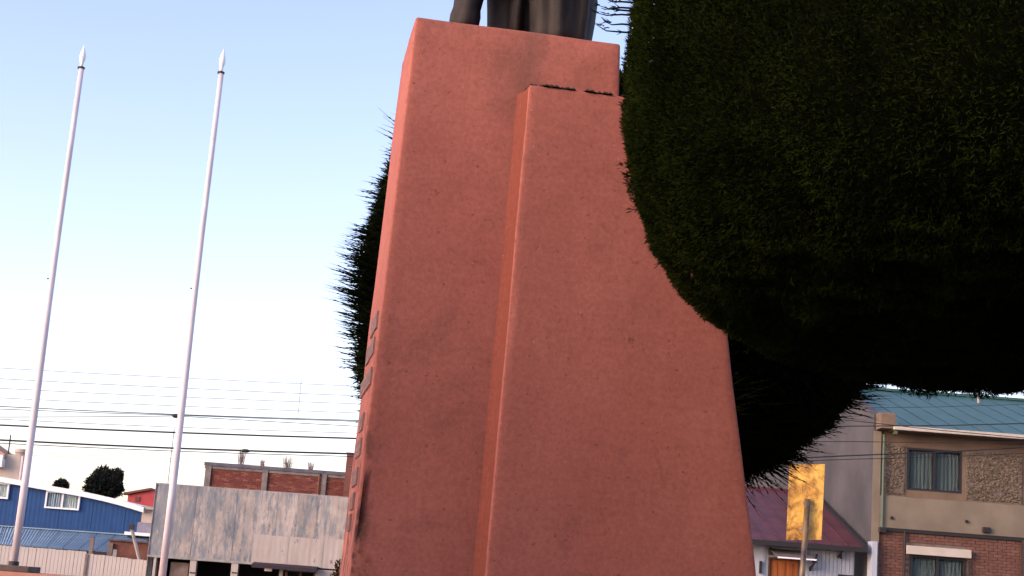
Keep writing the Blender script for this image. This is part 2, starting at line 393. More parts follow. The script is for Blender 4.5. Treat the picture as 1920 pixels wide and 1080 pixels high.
# moss grown on the ledge where the buttress meets the shaft
ms = MB()
for i in range(1500):
    u = 0.74 + 0.61*rnd.random()**1.0
    dens = 0.5+0.5*math.sin(u*23)+0.35*math.sin(u*51+1)
    if dens < 0.02 + rnd.random()*.2: continue
    v = rnd.uniform(-.02, 0.004) if rnd.random() < .7 else rnd.uniform(-.185, -.02)
    zz = zt_b + 0.004; s_ = rnd.uniform(.010, .030)*(0.6+0.5*max(dens, 0)); c = loc(u, v-.01, zz)
    hgt = s_*rnd.uniform(.6, 1.7) if v > -.03 else s_*.5
    a = [c + Vector((math.cos(t)*s_, math.sin(t)*s_*.7, -.006)) for t in (0.3, 1.6, 2.9, 4.1, 5.4)]
    n = len(ms.v); ms.v += [tuple(q) for q in a] + [tuple(c+Vector((rnd.uniform(-.4, .4)*s_, 0, hgt)))]
    for k in range(5): ms.f.append((n+k, n+(k+1) % 5, n+5))
tag(ms.build('moss', M['moss'], mon), kind='stuff')

# ------------------------------------------------------------------ statue
st = empty('bronze_statue', loc(0.62, .45, ZT), 'dark bronze striding figure in long coat and cloak on the pink pedestal', 'statue')
def skin(name, joints, edges, mat, parent, sub=2):
    me = bpy.data.meshes.new(name); me.from_pydata([tuple(j[0]) for j in joints], edges, []); me.update()
    o = bpy.data.objects.new(name, me); COL.objects.link(o); me.materials.append(mat)
    o.parent = parent; o.location = -parent.location
    sk = o.modifiers.new('skin', 'SKIN'); sk.use_smooth_shade = True
    if not me.skin_vertices: me.skin_vertices.new()
    for i, j in enumerate(joints):
        r = j[1]; me.skin_vertices[0].data[i].radius = (r, r) if not isinstance(r, tuple) else r
    me.skin_vertices[0].data[0].use_root = True
    sb = o.modifiers.new('sub', 'SUBSURF'); sb.levels = sub; sb.render_levels = sub
    return o
b = lambda u, v, z: loc(u, v-.16, ZT+z)
J = [(b(.60, .62, 1.18), .17), (b(.62, .62, 1.45), .20), (b(.64, .62, 1.72), .19), (b(.63, .62, 1.90), .085), (b(.61, .62, 2.02), .10), (b(.60, .62, 2.16), .10),
     (b(.55, .52, 1.12), .13), (b(.42, .50, .62), .10), (b(.37, .48, .30), .075), (b(.35, .48, .10), .07), (b(.27, .48, .045), .045), (b(.19, .48, .035), .035),
     (b(.62, .74, 1.12), .13), (b(.61, .72, .62), .10), (b(.61, .70, .30), .075), (b(.61, .70, .10), .07), (b(.55, .70, .045), .05), (b(.50, .70, .035), .04),
     (b(.62, .40, 1.70), .09), (b(.58, .33, 1.38), .07), (b(.46, .36, 1.16), .05), (b(.42, .38, 1.08), .045),
     (b(.66, .84, 1.70), .09), (b(.70, .92, 1.38), .07), (b(.66, .92, 1.12), .05), (b(.65, .92, 1.02), .045)]
EJ = [(0, 1), (1, 2), (2, 3), (3, 4), (4, 5), (0, 6), (6, 7), (7, 8), (8, 9), (9, 10), (10, 11), (0, 12), (12, 13), (13, 14), (14, 15), (15, 16), (16, 17),
      (2, 18), (18, 19), (19, 20), (20, 21), (2, 22), (22, 23), (23, 24), (24, 25)]
skin('figure', J, EJ, M['bronze'], st)
# trouser legs with folds falling over the boots
def drape(name, rings, parent, folds=9, amp=.06, seg=64, seed=0, cap=False):
    rr = random.Random(seed); ph = rr.random()*6; me = MB(); k = len(rings)
    for i, (c, ru, rv, am) in enumerate(rings):
        for j in range(seg):
            t = 2*math.pi*j/seg
            q = 1 + am*(math.sin(folds*t+ph+.5*i/k)+.5*math.sin(folds*1.7*t+ph*2+i*.15))
            me.v.append(tuple(c + E1*(ru*q*math.cos(t)) + E2*(rv*q*math.sin(t))))
    for i in range(k-1):
        for j in range(seg):
            j2 = (j+1) % seg; me.f.append((i*seg+j, i*seg+j2, (i+1)*seg+j2, (i+1)*seg+j))
    me.f.append(tuple(range(seg))[::-1]); me.f.append(tuple((k-1)*seg+j for j in range(seg)))
    return me.build(name, M['bronze'], parent, smooth=True)
drape('trouser_leg', [(b(.345, .48, .05), .108, .12, .02), (b(.345, .48, .12), .098, .11, .035), (b(.35, .48, .17), .100, .11, .03), (b(.355, .48, .22), .090, .10, .04), (b(.37, .485, .34), .098, .11, .03), (b(.40, .49, .52), .118, .12, .03), (b(.46, .50, .8), .15, .14, .03)], st, 4, seed=1)
drape('trouser_leg', [(b(.625, .66, .03), .100, .12, .02), (b(.622, .66, .14), .095, .11, .03), (b(.62, .67, .3), .103, .11, .03), (b(.615, .68, .55), .12, .12, .03), (b(.60, .70, .8), .15, .14, .03)], st, 4, seed=2)
drape('coat_skirt', [(b(.625, .60, .43), .145, .26, .06), (b(.62, .60, .48), .165, .265, .06), (b(.60, .60, .64), .185, .265, .05), (b(.60, .61, .9), .205, .25, .05), (b(.615, .62, 1.2), .19, .215, .03), (b(.63, .62, 1.5), .21, .24, .02), (b(.64, .62, 1.76), .14, .25, .01)], st, 10, seed=3)
drape('cloak', [(b(.985, .62, .0), .225, .33, .035), (b(.985, .62, .10), .235, .34, .045), (b(.985, .62, .26), .248, .34, .06), (b(.98, .62, .42), .262, .35, .06), (b(.965, .62, .60), .245, .34, .06), (b(.93, .62, .9), .22, .33, .06), (b(.85, .62, 1.3), .19, .31, .05), (b(.77, .62, 1.65), .15, .28, .03), (b(.70, .62, 1.84), .10, .17, .02)], st, 9, seed=5)
drape('support_fold', [(b(.70, .62, .0), .055, .20, .03), (b(.70, .62, .4), .05, .20, .03), (b(.69, .62, .9), .06, .20, .02)], st, 5, seed=6)
# head with nose, brow and hair
hd = MB(); k, sg = 12, 20
for i in range(k+1):
    f = math.pi*i/k
    for j in range(sg):
        t = 2*math.pi*j/sg; r = math.sin(f)
        front = max(0, -math.cos(t))
        uu = math.cos(t)*r*.125; nose = .035*front**10*max(0, 1-abs(i-6.6)/1.6); brow = .012*front**4*max(0, 1-abs(i-5)/1.0); chin = .02*front**4*max(0, 1-abs(i-9.6)/1.3)
        hd.v.append(tuple(b(.60+uu-nose-brow-chin, .62+math.sin(t)*r*.10, 2.10+math.cos(f)*.165)))
for i in range(k):
    for j in range(sg): hd.f.append((i*sg+j, i*sg+(j+1) % sg, (i+1)*sg+(j+1) % sg, (i+1)*sg+j))
hd.build('head', M['bronze'], st, smooth=True)

# ------------------------------------------------------------------ foliage machinery
def mesh_np(name, verts, faces, mat, parent=None, quads=True):
    me = bpy.data.meshes.new(name); nv = len(verts); nf = len(faces); c = faces.shape[1]
    me.vertices.add(nv); me.vertices.foreach_set('co', verts.astype(np.float32).ravel())
    me.loops.add(nf*c); me.loops.foreach_set('vertex_index', faces.astype(np.int32).ravel())
    me.polygons.add(nf); me.polygons.foreach_set('loop_start', np.arange(0, nf*c, c, dtype=np.int32))
    me.update(calc_edges=True); me.materials.append(mat)
    o = bpy.data.objects.new(name, me); COL.objects.link(o)
    if parent: o.parent = parent; o.location = -parent.location
    return o

def nrm(a): return a/np.maximum(np.linalg.norm(a, axis=1, keepdims=True), 1e-9)

def sprigs(pos, nor, length, width, rg, blades=3, spread=0.6, curl=0.0, droop=0.0):
    """small tapering blades fanned out from each point; returns vertices and triangle faces"""
    n = len(pos); V = []; Fc = []; base = 0
    for k in range(blades):
        d = nrm(nor + rg.normal(0, spread, (n, 3)))
        side = nrm(np.cross(d, rg.normal(0, 1, (n, 3))))
        L = (length*rg.uniform(.55, 1.25, n))[:, None]; Wd = (width*rg.uniform(.7, 1.3, n))[:, None]
        mid = pos + d*L*.5; tip = pos + d*L + np.array([0, 0, curl])*L + side*L*rg.normal(0, .15, (n, 1))
        a = pos; m1 = mid - side*Wd*.5; m2 = mid + side*Wd*.5
        V.append(np.stack([a, m1, tip, m2], 1).reshape(-1, 3))
        Fc.append(base + np.arange(n*4).reshape(-1, 4)); base += n*4
    return np.concatenate(V), np.concatenate(Fc)

def super_r(th, ph, rx, ry, rzu, rzd, pw, pd):
    cx, cy, cz = np.cos(ph)*np.cos(th), np.cos(ph)*np.sin(th), np.sin(ph)
    rz = np.where(cz > 0, rzu, rzd); p = np.where(cz > 0, pw, pd)
    h = np.sqrt((cx/rx)**2+(cy/ry)**2)
    r = 1/((h**p + np.abs(cz/rz)**p)**(1/p))
    return r, np.stack([cx, cy, cz], 1)

def lump(d, rg_seed, amp):
    r = np.random.default_rng(rg_seed); out = np.zeros(len(d))
    for _ in range(14):
        k = r.normal(0, 1, 3); k = k/np.linalg.norm(k)*r.uniform(4, 16)
        out += np.sin(d@k + r.uniform(0, 6.28))/14**.5
    return out*amp

def crown_surface(n, c, dims, rg, seed, amp, jitter, focus=None):
    z = rg.uniform(-1, 1, n); th = rg.uniform(0, 2*np.pi, n); ph = np.arcsin(z)
    r, d = super_r(th, ph, *dims); r = r*(1+lump(d, seed, amp))
    e = 1e-3
    def P(t, p):
        q, dd = super_r(t, p, *dims); return dd*q[:, None]
    n1 = P(th+e, ph)-P(th-e, ph); n2 = P(th, np.clip(ph+e, -1.57, 1.57))-P(th, np.clip(ph-e, -1.57, 1.57))
    nor = nrm(np.cross(n1, n2)); nor *= np.sign((nor*d).sum(1))[:, None]
    depth = rg.uniform(0, 1, n)**1.5*jitter
    pos = np.array(c) + d*r[:, None] - nor*depth[:, None]
    return pos, nor

def core(name, c, dims, seed, amp, shrink, mat, parent, warp=None):  # solid dark shell added inside the crown to block light
    nt_, np_ = 72, 40; V = []
    th = np.linspace(0, 2*np.pi, nt_, endpoint=False); F_ = []
    for ph in np.linspace(-1.56, 1.56, np_):
        r, d = super_r(th, np.full(nt_, ph), *dims); r = r*(1+lump(d, seed, amp))
        V.append(np.array(c)+d*(r*shrink)[:, None])
    V = np.concatenate(V)
    if warp: V = warp(V)
    for i in range(np_-1):
        for j in range(nt_): F_.append((i*nt_+j, i*nt_+(j+1) % nt_, (i+1)*nt_+(j+1) % nt_, (i+1)*nt_+j))
    return mesh_np(name, V, np.array(F_), mat, parent)

# near tree: clipped cypress, a broad drum of foliage on a trunk just outside the picture
rg = np.random.default_rng(11)
NT = (3.2, 5.94)
near = empty('clipped_cypress', (NT[0], NT[1], 0), 'big dark green clipped cypress with smooth rounded crown before the pedestal', 'tree', 'clipped cypress trees')
nd = (2.76, 2.76, 3.5, 1.425, 3.1, 4.8); nc = (NT[0], NT[1], 4.11)
def rise(P):
    P = P.copy(); P[:, 2] += np.clip((4.11-P[:, 2])/1.4, 0, 1)*np.clip((P[:, 0]-2.1)*.13, 0, .3); return P
pos, nor = crown_surface(900000, nc, nd, rg, 3, .008, .045)
keep = (((nor*nrm(np.array([0, 0, 1.6])-pos)).sum(1) > -.3) & (pos[:, 0] < pos[:, 1]*.44) & (pos[:, 2] < 1.6+pos[:, 1]*.50)) | (rg.uniform(0, 1, len(pos)) < .07)
pos, nor = rise(pos[keep]), nor[keep]
lum = np.zeros(len(pos)); r_ = np.random.default_rng(8)
for _ in range(16):
    k_ = r_.normal(0, 1, 3)*np.array([1, 1, .45]); k_ = k_/np.linalg.norm(k_)*r_.uniform(14, 46); lum += np.sin(pos@k_+r_.uniform(0, 6.28))/4
pos = pos + nor*(lum*.020)[:, None]
v, f = sprigs(pos, nrm(nor+np.array([0, 0, .35])), .026, .0042, rg, 3, .65, .1)
mesh_np('crown', v, f, M['cypress'], near)
pos, nor = crown_surface(2600, nc, nd, rg, 3, .008, .01)       # stray shoots standing out of the clipped face
pos = rise(pos); n = len(pos); dsh = nrm(nor + rg.normal(0, .35, (n, 3))); Ls = rg.uniform(.02, .07, n)
VV = []; FF = []; bs = 0
for s_ in range(4):
    a_, b_ = sprigs(pos + dsh*(Ls*s_/4)[:, None], dsh, .03, .005, rg, 2, .35, .05); VV.append(a_); FF.append(b_+bs); bs += len(a_)
mesh_np('stray_shoots', np.concatenate(VV), np.concatenate(FF), M['cypress'], near)
core('light_block_core', nc, nd, 3, .008, .970, M['core'], near, rise)
r3 = random.Random(4)
for y_ in (-30, -14, 3, 14, 19, 27, 45, 60, 230, 330):                 # long unclipped twigs on the side towards the statue
    p0 = at(1166 if y_ < 100 else 1180, y_, 6.15); ln_ = r3.uniform(.05, .13) if y_ < 100 else .03
    p1 = p0+Vector((-ln_*.55, r3.uniform(-.02, .02), -.004)); p2 = p0+Vector((-ln_, r3.uniform(-.03, .03), r3.uniform(.0, .02)))
    lt_ = MB().tube([p0+Vector((.12, 0, 0)), p0, p1, p2], [.006, .0045, .003, .001], 5)
    for k in range(7):
        q = p0.lerp(p2, r3.random()); lt_.tube([q+Vector((.004, 0, 0)), q+Vector((-.02, r3.uniform(-.015, .015), r3.uniform(-.014, .016)))], [.003, .0008], 4)
    lt_.build('twig', M['cypress'], near)
MB().tube([(NT[0], NT[1], 0), (NT[0]+.03, NT[1], 1.2), (NT[0], NT[1]+.02, 2.8), (NT[0], NT[1], 4.5)], [.26, .2, .17, .1], 12).build('trunk', M['bark'], near, True)

# unseen cypresses added out of the picture to shade the foot of the monument
for i, (tx, ty, tr, th_) in enumerate([(-7.2, 3.2, 2.2, 5.6), (-4.2, -2.2, 2.3, 6.0), (3.4, -3.6, 2.4, 6.2)]):
    t_ = empty('clipped_cypress', (tx, ty, 0), ['added unseen clipped cypress left of the viewer', 'added unseen clipped cypress behind the viewer to the left', 'added unseen clipped cypress behind the viewer to the right'][i], 'tree', 'clipped cypress trees')
    td = (tr, tr, th_*.55, th_*.36, 2.6, 3.5); tcn = (tx, ty, th_*.45)
    pos, nor = crown_surface(9000, tcn, td, rg, 40+i, .01, .08)
    v, f = sprigs(pos, nor, .12, .03, rg, 2, .6, .05); mesh_np('crown', v, f, M['cypress'], t_)
    core('light_block_core', tcn, td, 40+i, .01, .97, M['core'], t_)
    MB().tube([(tx, ty, 0), (tx, ty, 2.5)], [.24, .15], 10).build('trunk', M['bark'], t_, True)

# tree behind the monument: long unclipped shoots
BT = (0.98, 14.0)
back = empty('shaggy_cypress', (BT[0], BT[1], 0), 'shaggy dark cypress with long spiky shoots behind the pedestal', 'tree', 'clipped cypress trees')
bd = (2.36, 2.2, 2.15, 1.40, 3.4, 2.9); bc = (BT[0], BT[1], 4.05)
def lift(P):                                                   # the skirt of the crown hangs lower on its left side
    P = P.copy(); P[:, 2] += np.clip((4.3-P[:, 2])/1.0, 0, 1)*np.clip((P[:, 0]-BT[0]-.4)*.17, 0, .4); return P
pos, nor = crown_surface(60000, bc, bd, rg, 9, .02, .25); pos = lift(pos)
v, f = sprigs(pos, nor, .15, .018, rg, 3, .55, .0)
mesh_np('crown', v, f, M['cypress_dark'], back)
core('light_block_core', bc, bd, 9, .02, .97, M['core'], back, lift)
# each long shoot: a thin arching stem feathered with short needles
n = 20000
pos, nor = crown_surface(n, bc, bd, rg, 9, .02, .05); pos = lift(pos)
d = nrm(nor*np.array([1, 1, .15]) + rg.normal(0, .09, (n, 3)))
clump = np.clip(1+lump(nor, 21, .7)+lump(nor, 33, .5), .25, 2)
L = rg.uniform(.08, .34, n)*clump*(1-.75*np.clip(nor[:, 2], 0, 1))
VV = []; FF = []; bs = 0
for s_ in range(2):                                            # the stem: two crossed tapering blades
    sd = nrm(np.cross(d, rg.normal(0, 1, (n, 3))))*.0055
    tip = pos + d*(L*1.25)[:, None] + np.array([0, 0, .12])*L[:, None]; mid = pos + d*(L*.6)[:, None] + np.array([0, 0, .02])*L[:, None]; bs_ = pos - d*.12
    VV.append(np.stack([bs_-sd, bs_+sd, mid+sd*.75, mid-sd*.75, mid-sd*.75, mid+sd*.75, tip+sd*.12, tip-sd*.12], 1).reshape(-1, 3))
    FF.append(bs+np.arange(n*8).reshape(-1, 4)); bs += n*8
segs = 7
for s_ in range(segs):
    t = (s_+.2)/segs
    p0 = pos + d*(L*t)[:, None] + np.array([0, 0, 1.0])*(L*(t**2*.10))[:, None]
    ln = (.085*(1-t*.5))
    a, b_ = sprigs(p0, d, ln, .012*(1-.5*t)+.002, rg, 2, .26*(1-.6*t), .05)
    VV.append(a); FF.append(b_+bs); bs += len(a)
mesh_np('long_shoots', np.concatenate(VV), np.concatenate(FF), M['cypress_dark'], back)
MB().tube([(BT[0], BT[1], 0), (BT[0], BT[1]+.03, 1.4), (BT[0], BT[1], 3.0), (BT[0], BT[1], 4.6)], [.27, .22, .18, .1], 12).build('trunk', M['bark'], back, True)

# ------------------------------------------------------------------ flagpoles and the wall they stand on
wl = empty('low_wall', (-8, 22, 0), 'low pink wall with dark brown coping carrying the two flagpoles', 'wall')
box('wall_body', M['pinkwall'], wl, -16, -2.6, 21.8, 22.6, 0, 1.30)
box('coping', M['coping'], wl, -16, -6.62, 21.9, 22.5, 1.302, 1.385, .01)
def flagpole(x, zb, zc, zt, lab):
    o = empty('flagpole', (x, 22.2, zb), lab, 'flagpole', 'white flagpoles on the low wall')
    h = zc-zb; pts = [(x+.006*math.sin(i*1.3), 22.2, zb+h*i/6) for i in range(7)]
    k = MB().tube(pts, [.056, .054, .052, .047, .044, .042, .040], 16).build('shaft', M['pole'], o, True)
    MB().tube([(x, 22.2, zb-.01), (x, 22.2, zb+.06)], .075, 14).build('base_collar', M['dark_iron'], o)
    MB().tube([(x, 22.2, zc-.006), (x, 22.2, zc+.018)], .056, 16).build('cap', M['dark_iron'], o)
    prof = [(0, .022), (.04, .024), (.07, .03), (.13, .047), (.19, .05), (.25, .036), (.31, .018), (.36, .006), (.38, .001)]
    s_ = (zt-zc)/.38
    MB().tube([(x, 22.2, zc+.02+a*s_) for a, r in prof], [r for a, r in prof], 14).build('finial', M['finial'], o, True)
    MB().tube([(x-.055, 22.2, zb+h*.56), (x-.08, 22.2, zb+h*.56)], .010, 8).build('cleat', M['dark_iron'], o)
    for fr in (.34, .86): MB().tube([(x, 22.2, zb+h*fr), (x, 22.2, zb+h*fr+.03)], .055-.013*fr, 16).build('joint_ring', M['pole'], o)
p = at(28, 1058, 22.2); q = at(151, 128, 22.2)
flagpole(p.x-.02, 1.385, q.z, at(156, 86, 22.2).z, 'white flagpole with flame finial, the one farther from the pedestal')
p = at(310, 1040, 22.2)
flagpole(p.x-.01, 1.302, at(412, 137, 22.2).z, at(416, 92, 22.2).z, 'white flagpole with flame finial, the one nearer the pedestal')

# ------------------------------------------------------------------ small post light beside the pedestal
p = at(648, 1050, 13.0)
bl = empty('bollard_lamp', (p.x, 13, 0), 'small yellow post with blue grey hood at the left foot of the pedestal', 'lamp')
MB().tube([(p.x-.02, 13, 0), (p.x-.015, 13, p.z-.02)], .02, 10).build('post', M['yellow'], bl, True)
pr = [(-.10, .085), (.0, .078), (.06, .066), (.11, .045), (.14, .015)]
MB().tube([(p.x+.02, 13, p.z+a) for a, r in pr], [r*.75 for a, r in pr], 14).build('hood', M['bluegrey'], bl, True)
sh = empty('shrub', (p.x-.1, 13.2, 0), 'small dark brown leafy shrub at the left foot of the pedestal', 'shrub')
r2 = np.random.default_rng(5); n = 1500
c0 = np.array([p.x-.02, 13.2, 1.22]); dd = nrm(r2.normal(0, 1, (n, 3)))
pos = c0 + dd*np.array([.13, .13, .52])*(r2.uniform(.3, 1, n)**.5)[:, None]
v, f = sprigs(pos, dd, .06, .022, r2, 2, .7, .05)
mesh_np('foliage', v, f, leaf('shrub_brown', (.03, .018, .014), (.06, .035, .025), (.085, .065, .025)), sh)
MB().tube([(p.x-.05, 13.2, 0), (p.x-.04, 13.2, 1.0)], .02, 8).build('stem', M['bark'], sh)

# ------------------------------------------------------------------ corrugated / boarded helpers
def corr_sheet(x0, x1, y, z0, z1, pitch=.076, amp=.009, zf=None, zb=None):
    """vertical corrugated sheet with front and back skin, world space; zf gives the top as function of x"""
    n = max(4, int((x1-x0)/pitch*4)); me = MB()
    for i in range(n+1):
        x = x0+(x1-x0)*i/n; yy = y+amp*math.sin(2*math.pi*(x-x0)/pitch); zt = zf(x) if zf else z1; zl = zb(x) if zb else z0
        me.v += [(x, yy, zl), (x, yy, zt), (x, yy+.004, zl), (x, yy+.004, zt)]
    for i in range(n):
        a = i*4; c = a+4
        me.f += [(a, c, c+1, a+1), (a+2, a+3, c+3, c+2), (a+1, c+1, c+3, a+3), (a, a+2, c+2, c)]
    return me

def rect(px0, py0, px1, py1, Y):
    a = at(px0, py0, Y); c = at(px1, py1, Y); e = at(px0, py1, Y); g = at(px1, py0, Y)
    return (a.x+e.x)/2, (c.x+g.x)/2, (c.z+e.z)/2, (a.z+g.z)/2      # x0 x1 z0 z1

def window(parent, x0, x1, z0, z1, y, mats=('frame_dark', 'curtain'), mull=1, fw=.05, name='window', deep=.12):
    """frame bars, mullions and panes, set in front of a curtain; y is the wall face"""
    fr = MB()
    fr.box(x0, x1, y-.03, y+deep, z0, z0+fw); fr.box(x0, x1, y-.03, y+deep, z1-fw, z1)
    fr.box(x0, x0+fw, y-.028, y+deep, z0+fw, z1-fw); fr.box(x1-fw, x1, y-.028, y+deep, z0+fw, z1-fw)
    o = fr.build(name, M[mats[0]], parent)
    for i in range(mull):
        xm = x0+(x1-x0)*(i+1)/(mull+1)
        child(MB().box(xm-fw*.45, xm+fw*.45, y-.02, y+deep-.03, z0+fw, z1-fw).build('mullion', M[mats[0]]), o)
    xa = [x0+fw+(x1-x0-2*fw)*i/(mull+1) for i in range(mull+2)]
    for i in range(mull+1):
        child(MB().box(xa[i]+.002, xa[i+1]-.002, y+.035, y+.041, z0+fw, z1-fw).build('pane', M['glass']), o)
    cu = MB(); n = 90; rr = random.Random(int(x0*100)); ph = rr.random()*6
    for i in range(n+1):
        x = x0+fw*.5+(x1-x0-fw)*i/n; yy = y+deep-.035+.008*math.sin(i*.95+ph)+.004*math.sin(i*2.3)
        cu.v += [(x, yy, z0+.01), (x, yy, z1-.01)]
    for i in range(n): cu.f.append((2*i, 2*i+2, 2*i+3, 2*i+1))
    child(cu.build('curtain', M[mats[1]], None, True), o)
    return o

# ------------------------------------------------------------------ left: grey peeling sheet-metal shop
Y = 58.0
shop = empty('sheet_metal_shop', (-9, Y, -.6), 'low shop with peeling grey blue sheet metal front left of the pedestal', 'building')
x0 = at(293, 907, Y).x; x1 = at(712, 935, Y).x; ztop = at(450, 918, Y).z; zmid = at(450, 1053, Y).z
sheets = 11; ww = (x1-x0)/sheets
for i in range(sheets):
    a = x0+ww*i
    corr_sheet(a, a+ww+.03, Y-.012*(i % 2), zmid, ztop+rnd.uniform(-.012, .012), .19, .002).build('metal_sheet', M['peeling'], shop)
px0 = at(476, 1005, Y).x; zp1 = at(560, 1007, Y).z
for i in range(7):
    a = px0+(x1-px0)/7*i
    corr_sheet(a, a+(x1-px0)/7+.02, Y-.055-.012*(i % 2), zmid-.02, zp1+rnd.uniform(-.03, .03), .21, .002).build('patch_sheet', M['patched'], shop)
box('bottom_trim', M['concrete'], shop, x0-.02, at(478, 1058, Y).x, Y-.07, Y+.02, zmid-.075, zmid+.01)
box('top_trim', M['concrete'], shop, x0-.02, x1, Y+.012, Y+.09, ztop-.05, ztop+.03)
box('corner_post', M['concrete'], shop, at(283, 1000, Y).x, x0, Y-.05, Y+.25, -.6, ztop-.02)
zg = -.6
def pier(pa, pb): 
    a, c = at(pa, 1070, Y).x, at(pb, 1070, Y).x; box('pier', M['patched'], shop, a, c, Y-.03, Y+.25, zg, zmid-.077)
pier(286, 291); pier(355, 367); pier(433, 446); pier(524, 531); pier(592, 720)
box('back_wall', M['void'], shop, x0, x1, Y+3.0, Y+3.1, zg, ztop-.1)
box('side_wall', M['concrete'], shop, x0, x0+.15, Y+.26, Y+9, zg, ztop-.1)
box('side_wall', M['concrete'], shop, x1-.15, x1, Y+.26, Y+9, zg, ztop-.1)
box('ceiling_panel', M['void'], shop, x0+.16, x1-.16, Y+.1, Y+2.98, zmid+.1, zmid+.2)
box('roof', M['concrete'], shop, x0, x1, Y+.1, Y+9, ztop-.09, ztop-.04)
a, c, d0, e = rect(318, 1052, 352, 1100, Y+.4); box('door_leaf', M['oldwood'], shop, a, c, Y+.4, Y+.46, zg, zmid-.2)
a, c, d0, e = rect(293, 1050, 303, 1100, Y+.3); box('side_door', M['rustwall'], shop, a, c, Y+.3, Y+.36, zg, zmid-.15)
a, c, d0, e = rect(533, 1068, 591, 1120, Y); window(shop, a, c, d0-.3, e, Y+.0, ('brownframe', 'void'), 1, .09)
box('window_transom', M['patched'], shop, a+.1, c-.1, Y-.045, Y-.032, e-.07, e-.03)
a = at(477, 1056, Y).x; c = at(597, 1066, Y).x
MB().hexa([(a, Y-.65, zmid-.18), (c, Y-.65, zmid-.18), (c, Y-.08, zmid-.08), (a, Y-.08, zmid-.08),
           (a, Y-.65, zmid-.06), (c, Y-.65, zmid-.06), (c, Y-.08, zmid+.03), (a, Y-.08, zmid+.03)]).build('awning', M['purple_awning'], shop)
a, c, d0, e = rect(496, 1064, 510, 1071, Y+.2); box('notice', M['white'], shop, a, c, Y+.2, Y+.22, d0, e)
for pa in (361, 440):
    a = at(pa, 1074, Y); box('hinge', M['dark_iron'], shop, a.x-.1, a.x+.14, Y-.05, Y-.031, a.z-.025, a.z+.025)

# ------------------------------------------------------------------ left: red brick building behind the shop
Y = 72.0
br = empty('red_brick_building', (-9, Y, -.6), 'red brick building with concrete pillars and slate cap behind the sheet metal shop', 'building')
x0 = at(385, 866, Y).x; x1 = at(652, 886, Y).x; zt = at(520, 876, Y).z; zb = 4.2
box('wall', M['mortar_red'], br, x0+.05, x1, Y+.03, Y+8, -.6, zt-.30)
bm_ = MB(); zz = zb; row = 0
while zz < zt-.36:
    x = x0+.25-(.13 if row % 2 else 0)
    while x < x1-.05:
        yy = Y+rnd.uniform(-.008, .008)
        xa = max(x, x0+.1); xb = min(x+.235, x1)
        if xb-xa > .05: bm_.box(xa, xb, yy, yy+.06, zz, zz+.062)
        x += .25
    zz += .076; row += 1
tag(bm_.build('bricks', M['brick_red'], br), kind='stuff')
box('cap', M['cap'], br, x0-.02, x1, Y-.10, Y+8.05, zt-.16, zt)
box('cap_beam', M['old_concrete'], br, x0, x1, Y-.05, Y+.02, zt-.30, zt-.162)
for pa, pb in ((384, 395), (492, 502), (604, 613)):
    a, c = at(pa, 895, Y).x, at(pb, 895, Y).x; box('pillar', M['old_concrete'], br, a, c, Y-.09, Y+.05, -.6, zt-.162)
a = at(599, 900, Y).x; MB().tube([(a, Y-.12, -.6), (a, Y-.12, zt-.17)], .05, 8).build('downpipe', M['rustwall'], br)
dk = empty('dark_end_wall', (x1+.5, Y-.3, -.6), 'dark purple brown wall end just beside the pedestal above the shop', 'wall')
a, c, d0, e = rect(648, 852, 690, 915, Y-.4); box('wall', M['rustwall'], dk, a, c, Y-.5, Y-.2, -.6, e); box('wall_cap', M['cap'], dk, a-.03, c, Y-.53, Y-.17, e+.002, e+.06)

# ------------------------------------------------------------------ left: blue corrugated house, lean-to, fence
Y = 66.0
bh = empty('blue_house', (-18, Y, -.6), 'long blue sheet metal house with white sloping roof edge behind the fence', 'building')
xa, za = at(0, 903, Y).x, at(0, 903, Y).z; xb, zb_ = at(240, 946, Y).x, at(240, 946, Y).z
sl_ = (zb_-za)/(xb-xa)
def ztopf(x):
    z = za + sl_*(x-xa) + .015
    t = (x-(xb-2.2))/2.6
    return z - (.16*t*t if t > 0 else 0)
x0 = at(-190, 880, Y).x; x1 = at(266, 955, Y).x
n = 15; ww = (x1-x0)/n
for i in range(n):
    corr_sheet(x0+ww*i, x0+ww*(i+1)+.02, Y-.012*(i % 2), -.6, 0, .20, .0025, zf=ztopf).build('wall_sheet', M['bluewall'], bh)
ed = MB(); m_ = 40
x2 = at(272, 956, Y).x
for i in range(m_):
    p, q = x0-.3+(x2-x0+.3)*i/m_, x0-.3+(x2-x0+.3)*(i+1)/m_
    ed.hexa([(p, Y-.30, ztopf(p)-.03), (q, Y-.30, ztopf(q)-.03), (q, Y+9, ztopf(q)-.03), (p, Y+9, ztopf(p)-.03),
             (p, Y-.30, ztopf(p)+.19), (q, Y-.30, ztopf(q)+.19), (q, Y+9, ztopf(q)+.19), (p, Y+9, ztopf(p)+.19)])
ed.build('roof', M['white'], bh)
a, c, d0, e = rect(86, 922, 151, 955, Y); window(bh, a, c, d0, e, Y-.10, ('white', 'curtain_white'), 1, .07)
a, c, d0, e = rect(-40, 904, 18, 934, Y); window(bh, a, c, d0, e, Y-.10, ('white', 'curtain_white'), 1, .07)
an = empty('white_annex', (-15, Y, -.6), 'small off white annex with grey hatch at the right end of the blue house', 'building')
a, c, d0, e = rect(266, 956, 300, 1010, Y); box('wall', M['creamhouse'], an, x1+.03, c, Y, Y+6, -.6, e)
box('roof_edge', M['concrete'], an, x1+.03, c, Y-.25, Y+6.2, e+.002, e+.13)
a, c, d0, e = rect(257, 980, 292, 1002, Y-.3); box('hatch', M['bluegrey'], an, a, c, Y-.35, Y-.02, d0, e)
a, c, d0, e = rect(237, 1000, 292, 1004, Y-.4); box('ledge', M['white'], an, a, c, Y-.8, Y-.02, d0-.02, e+.02)
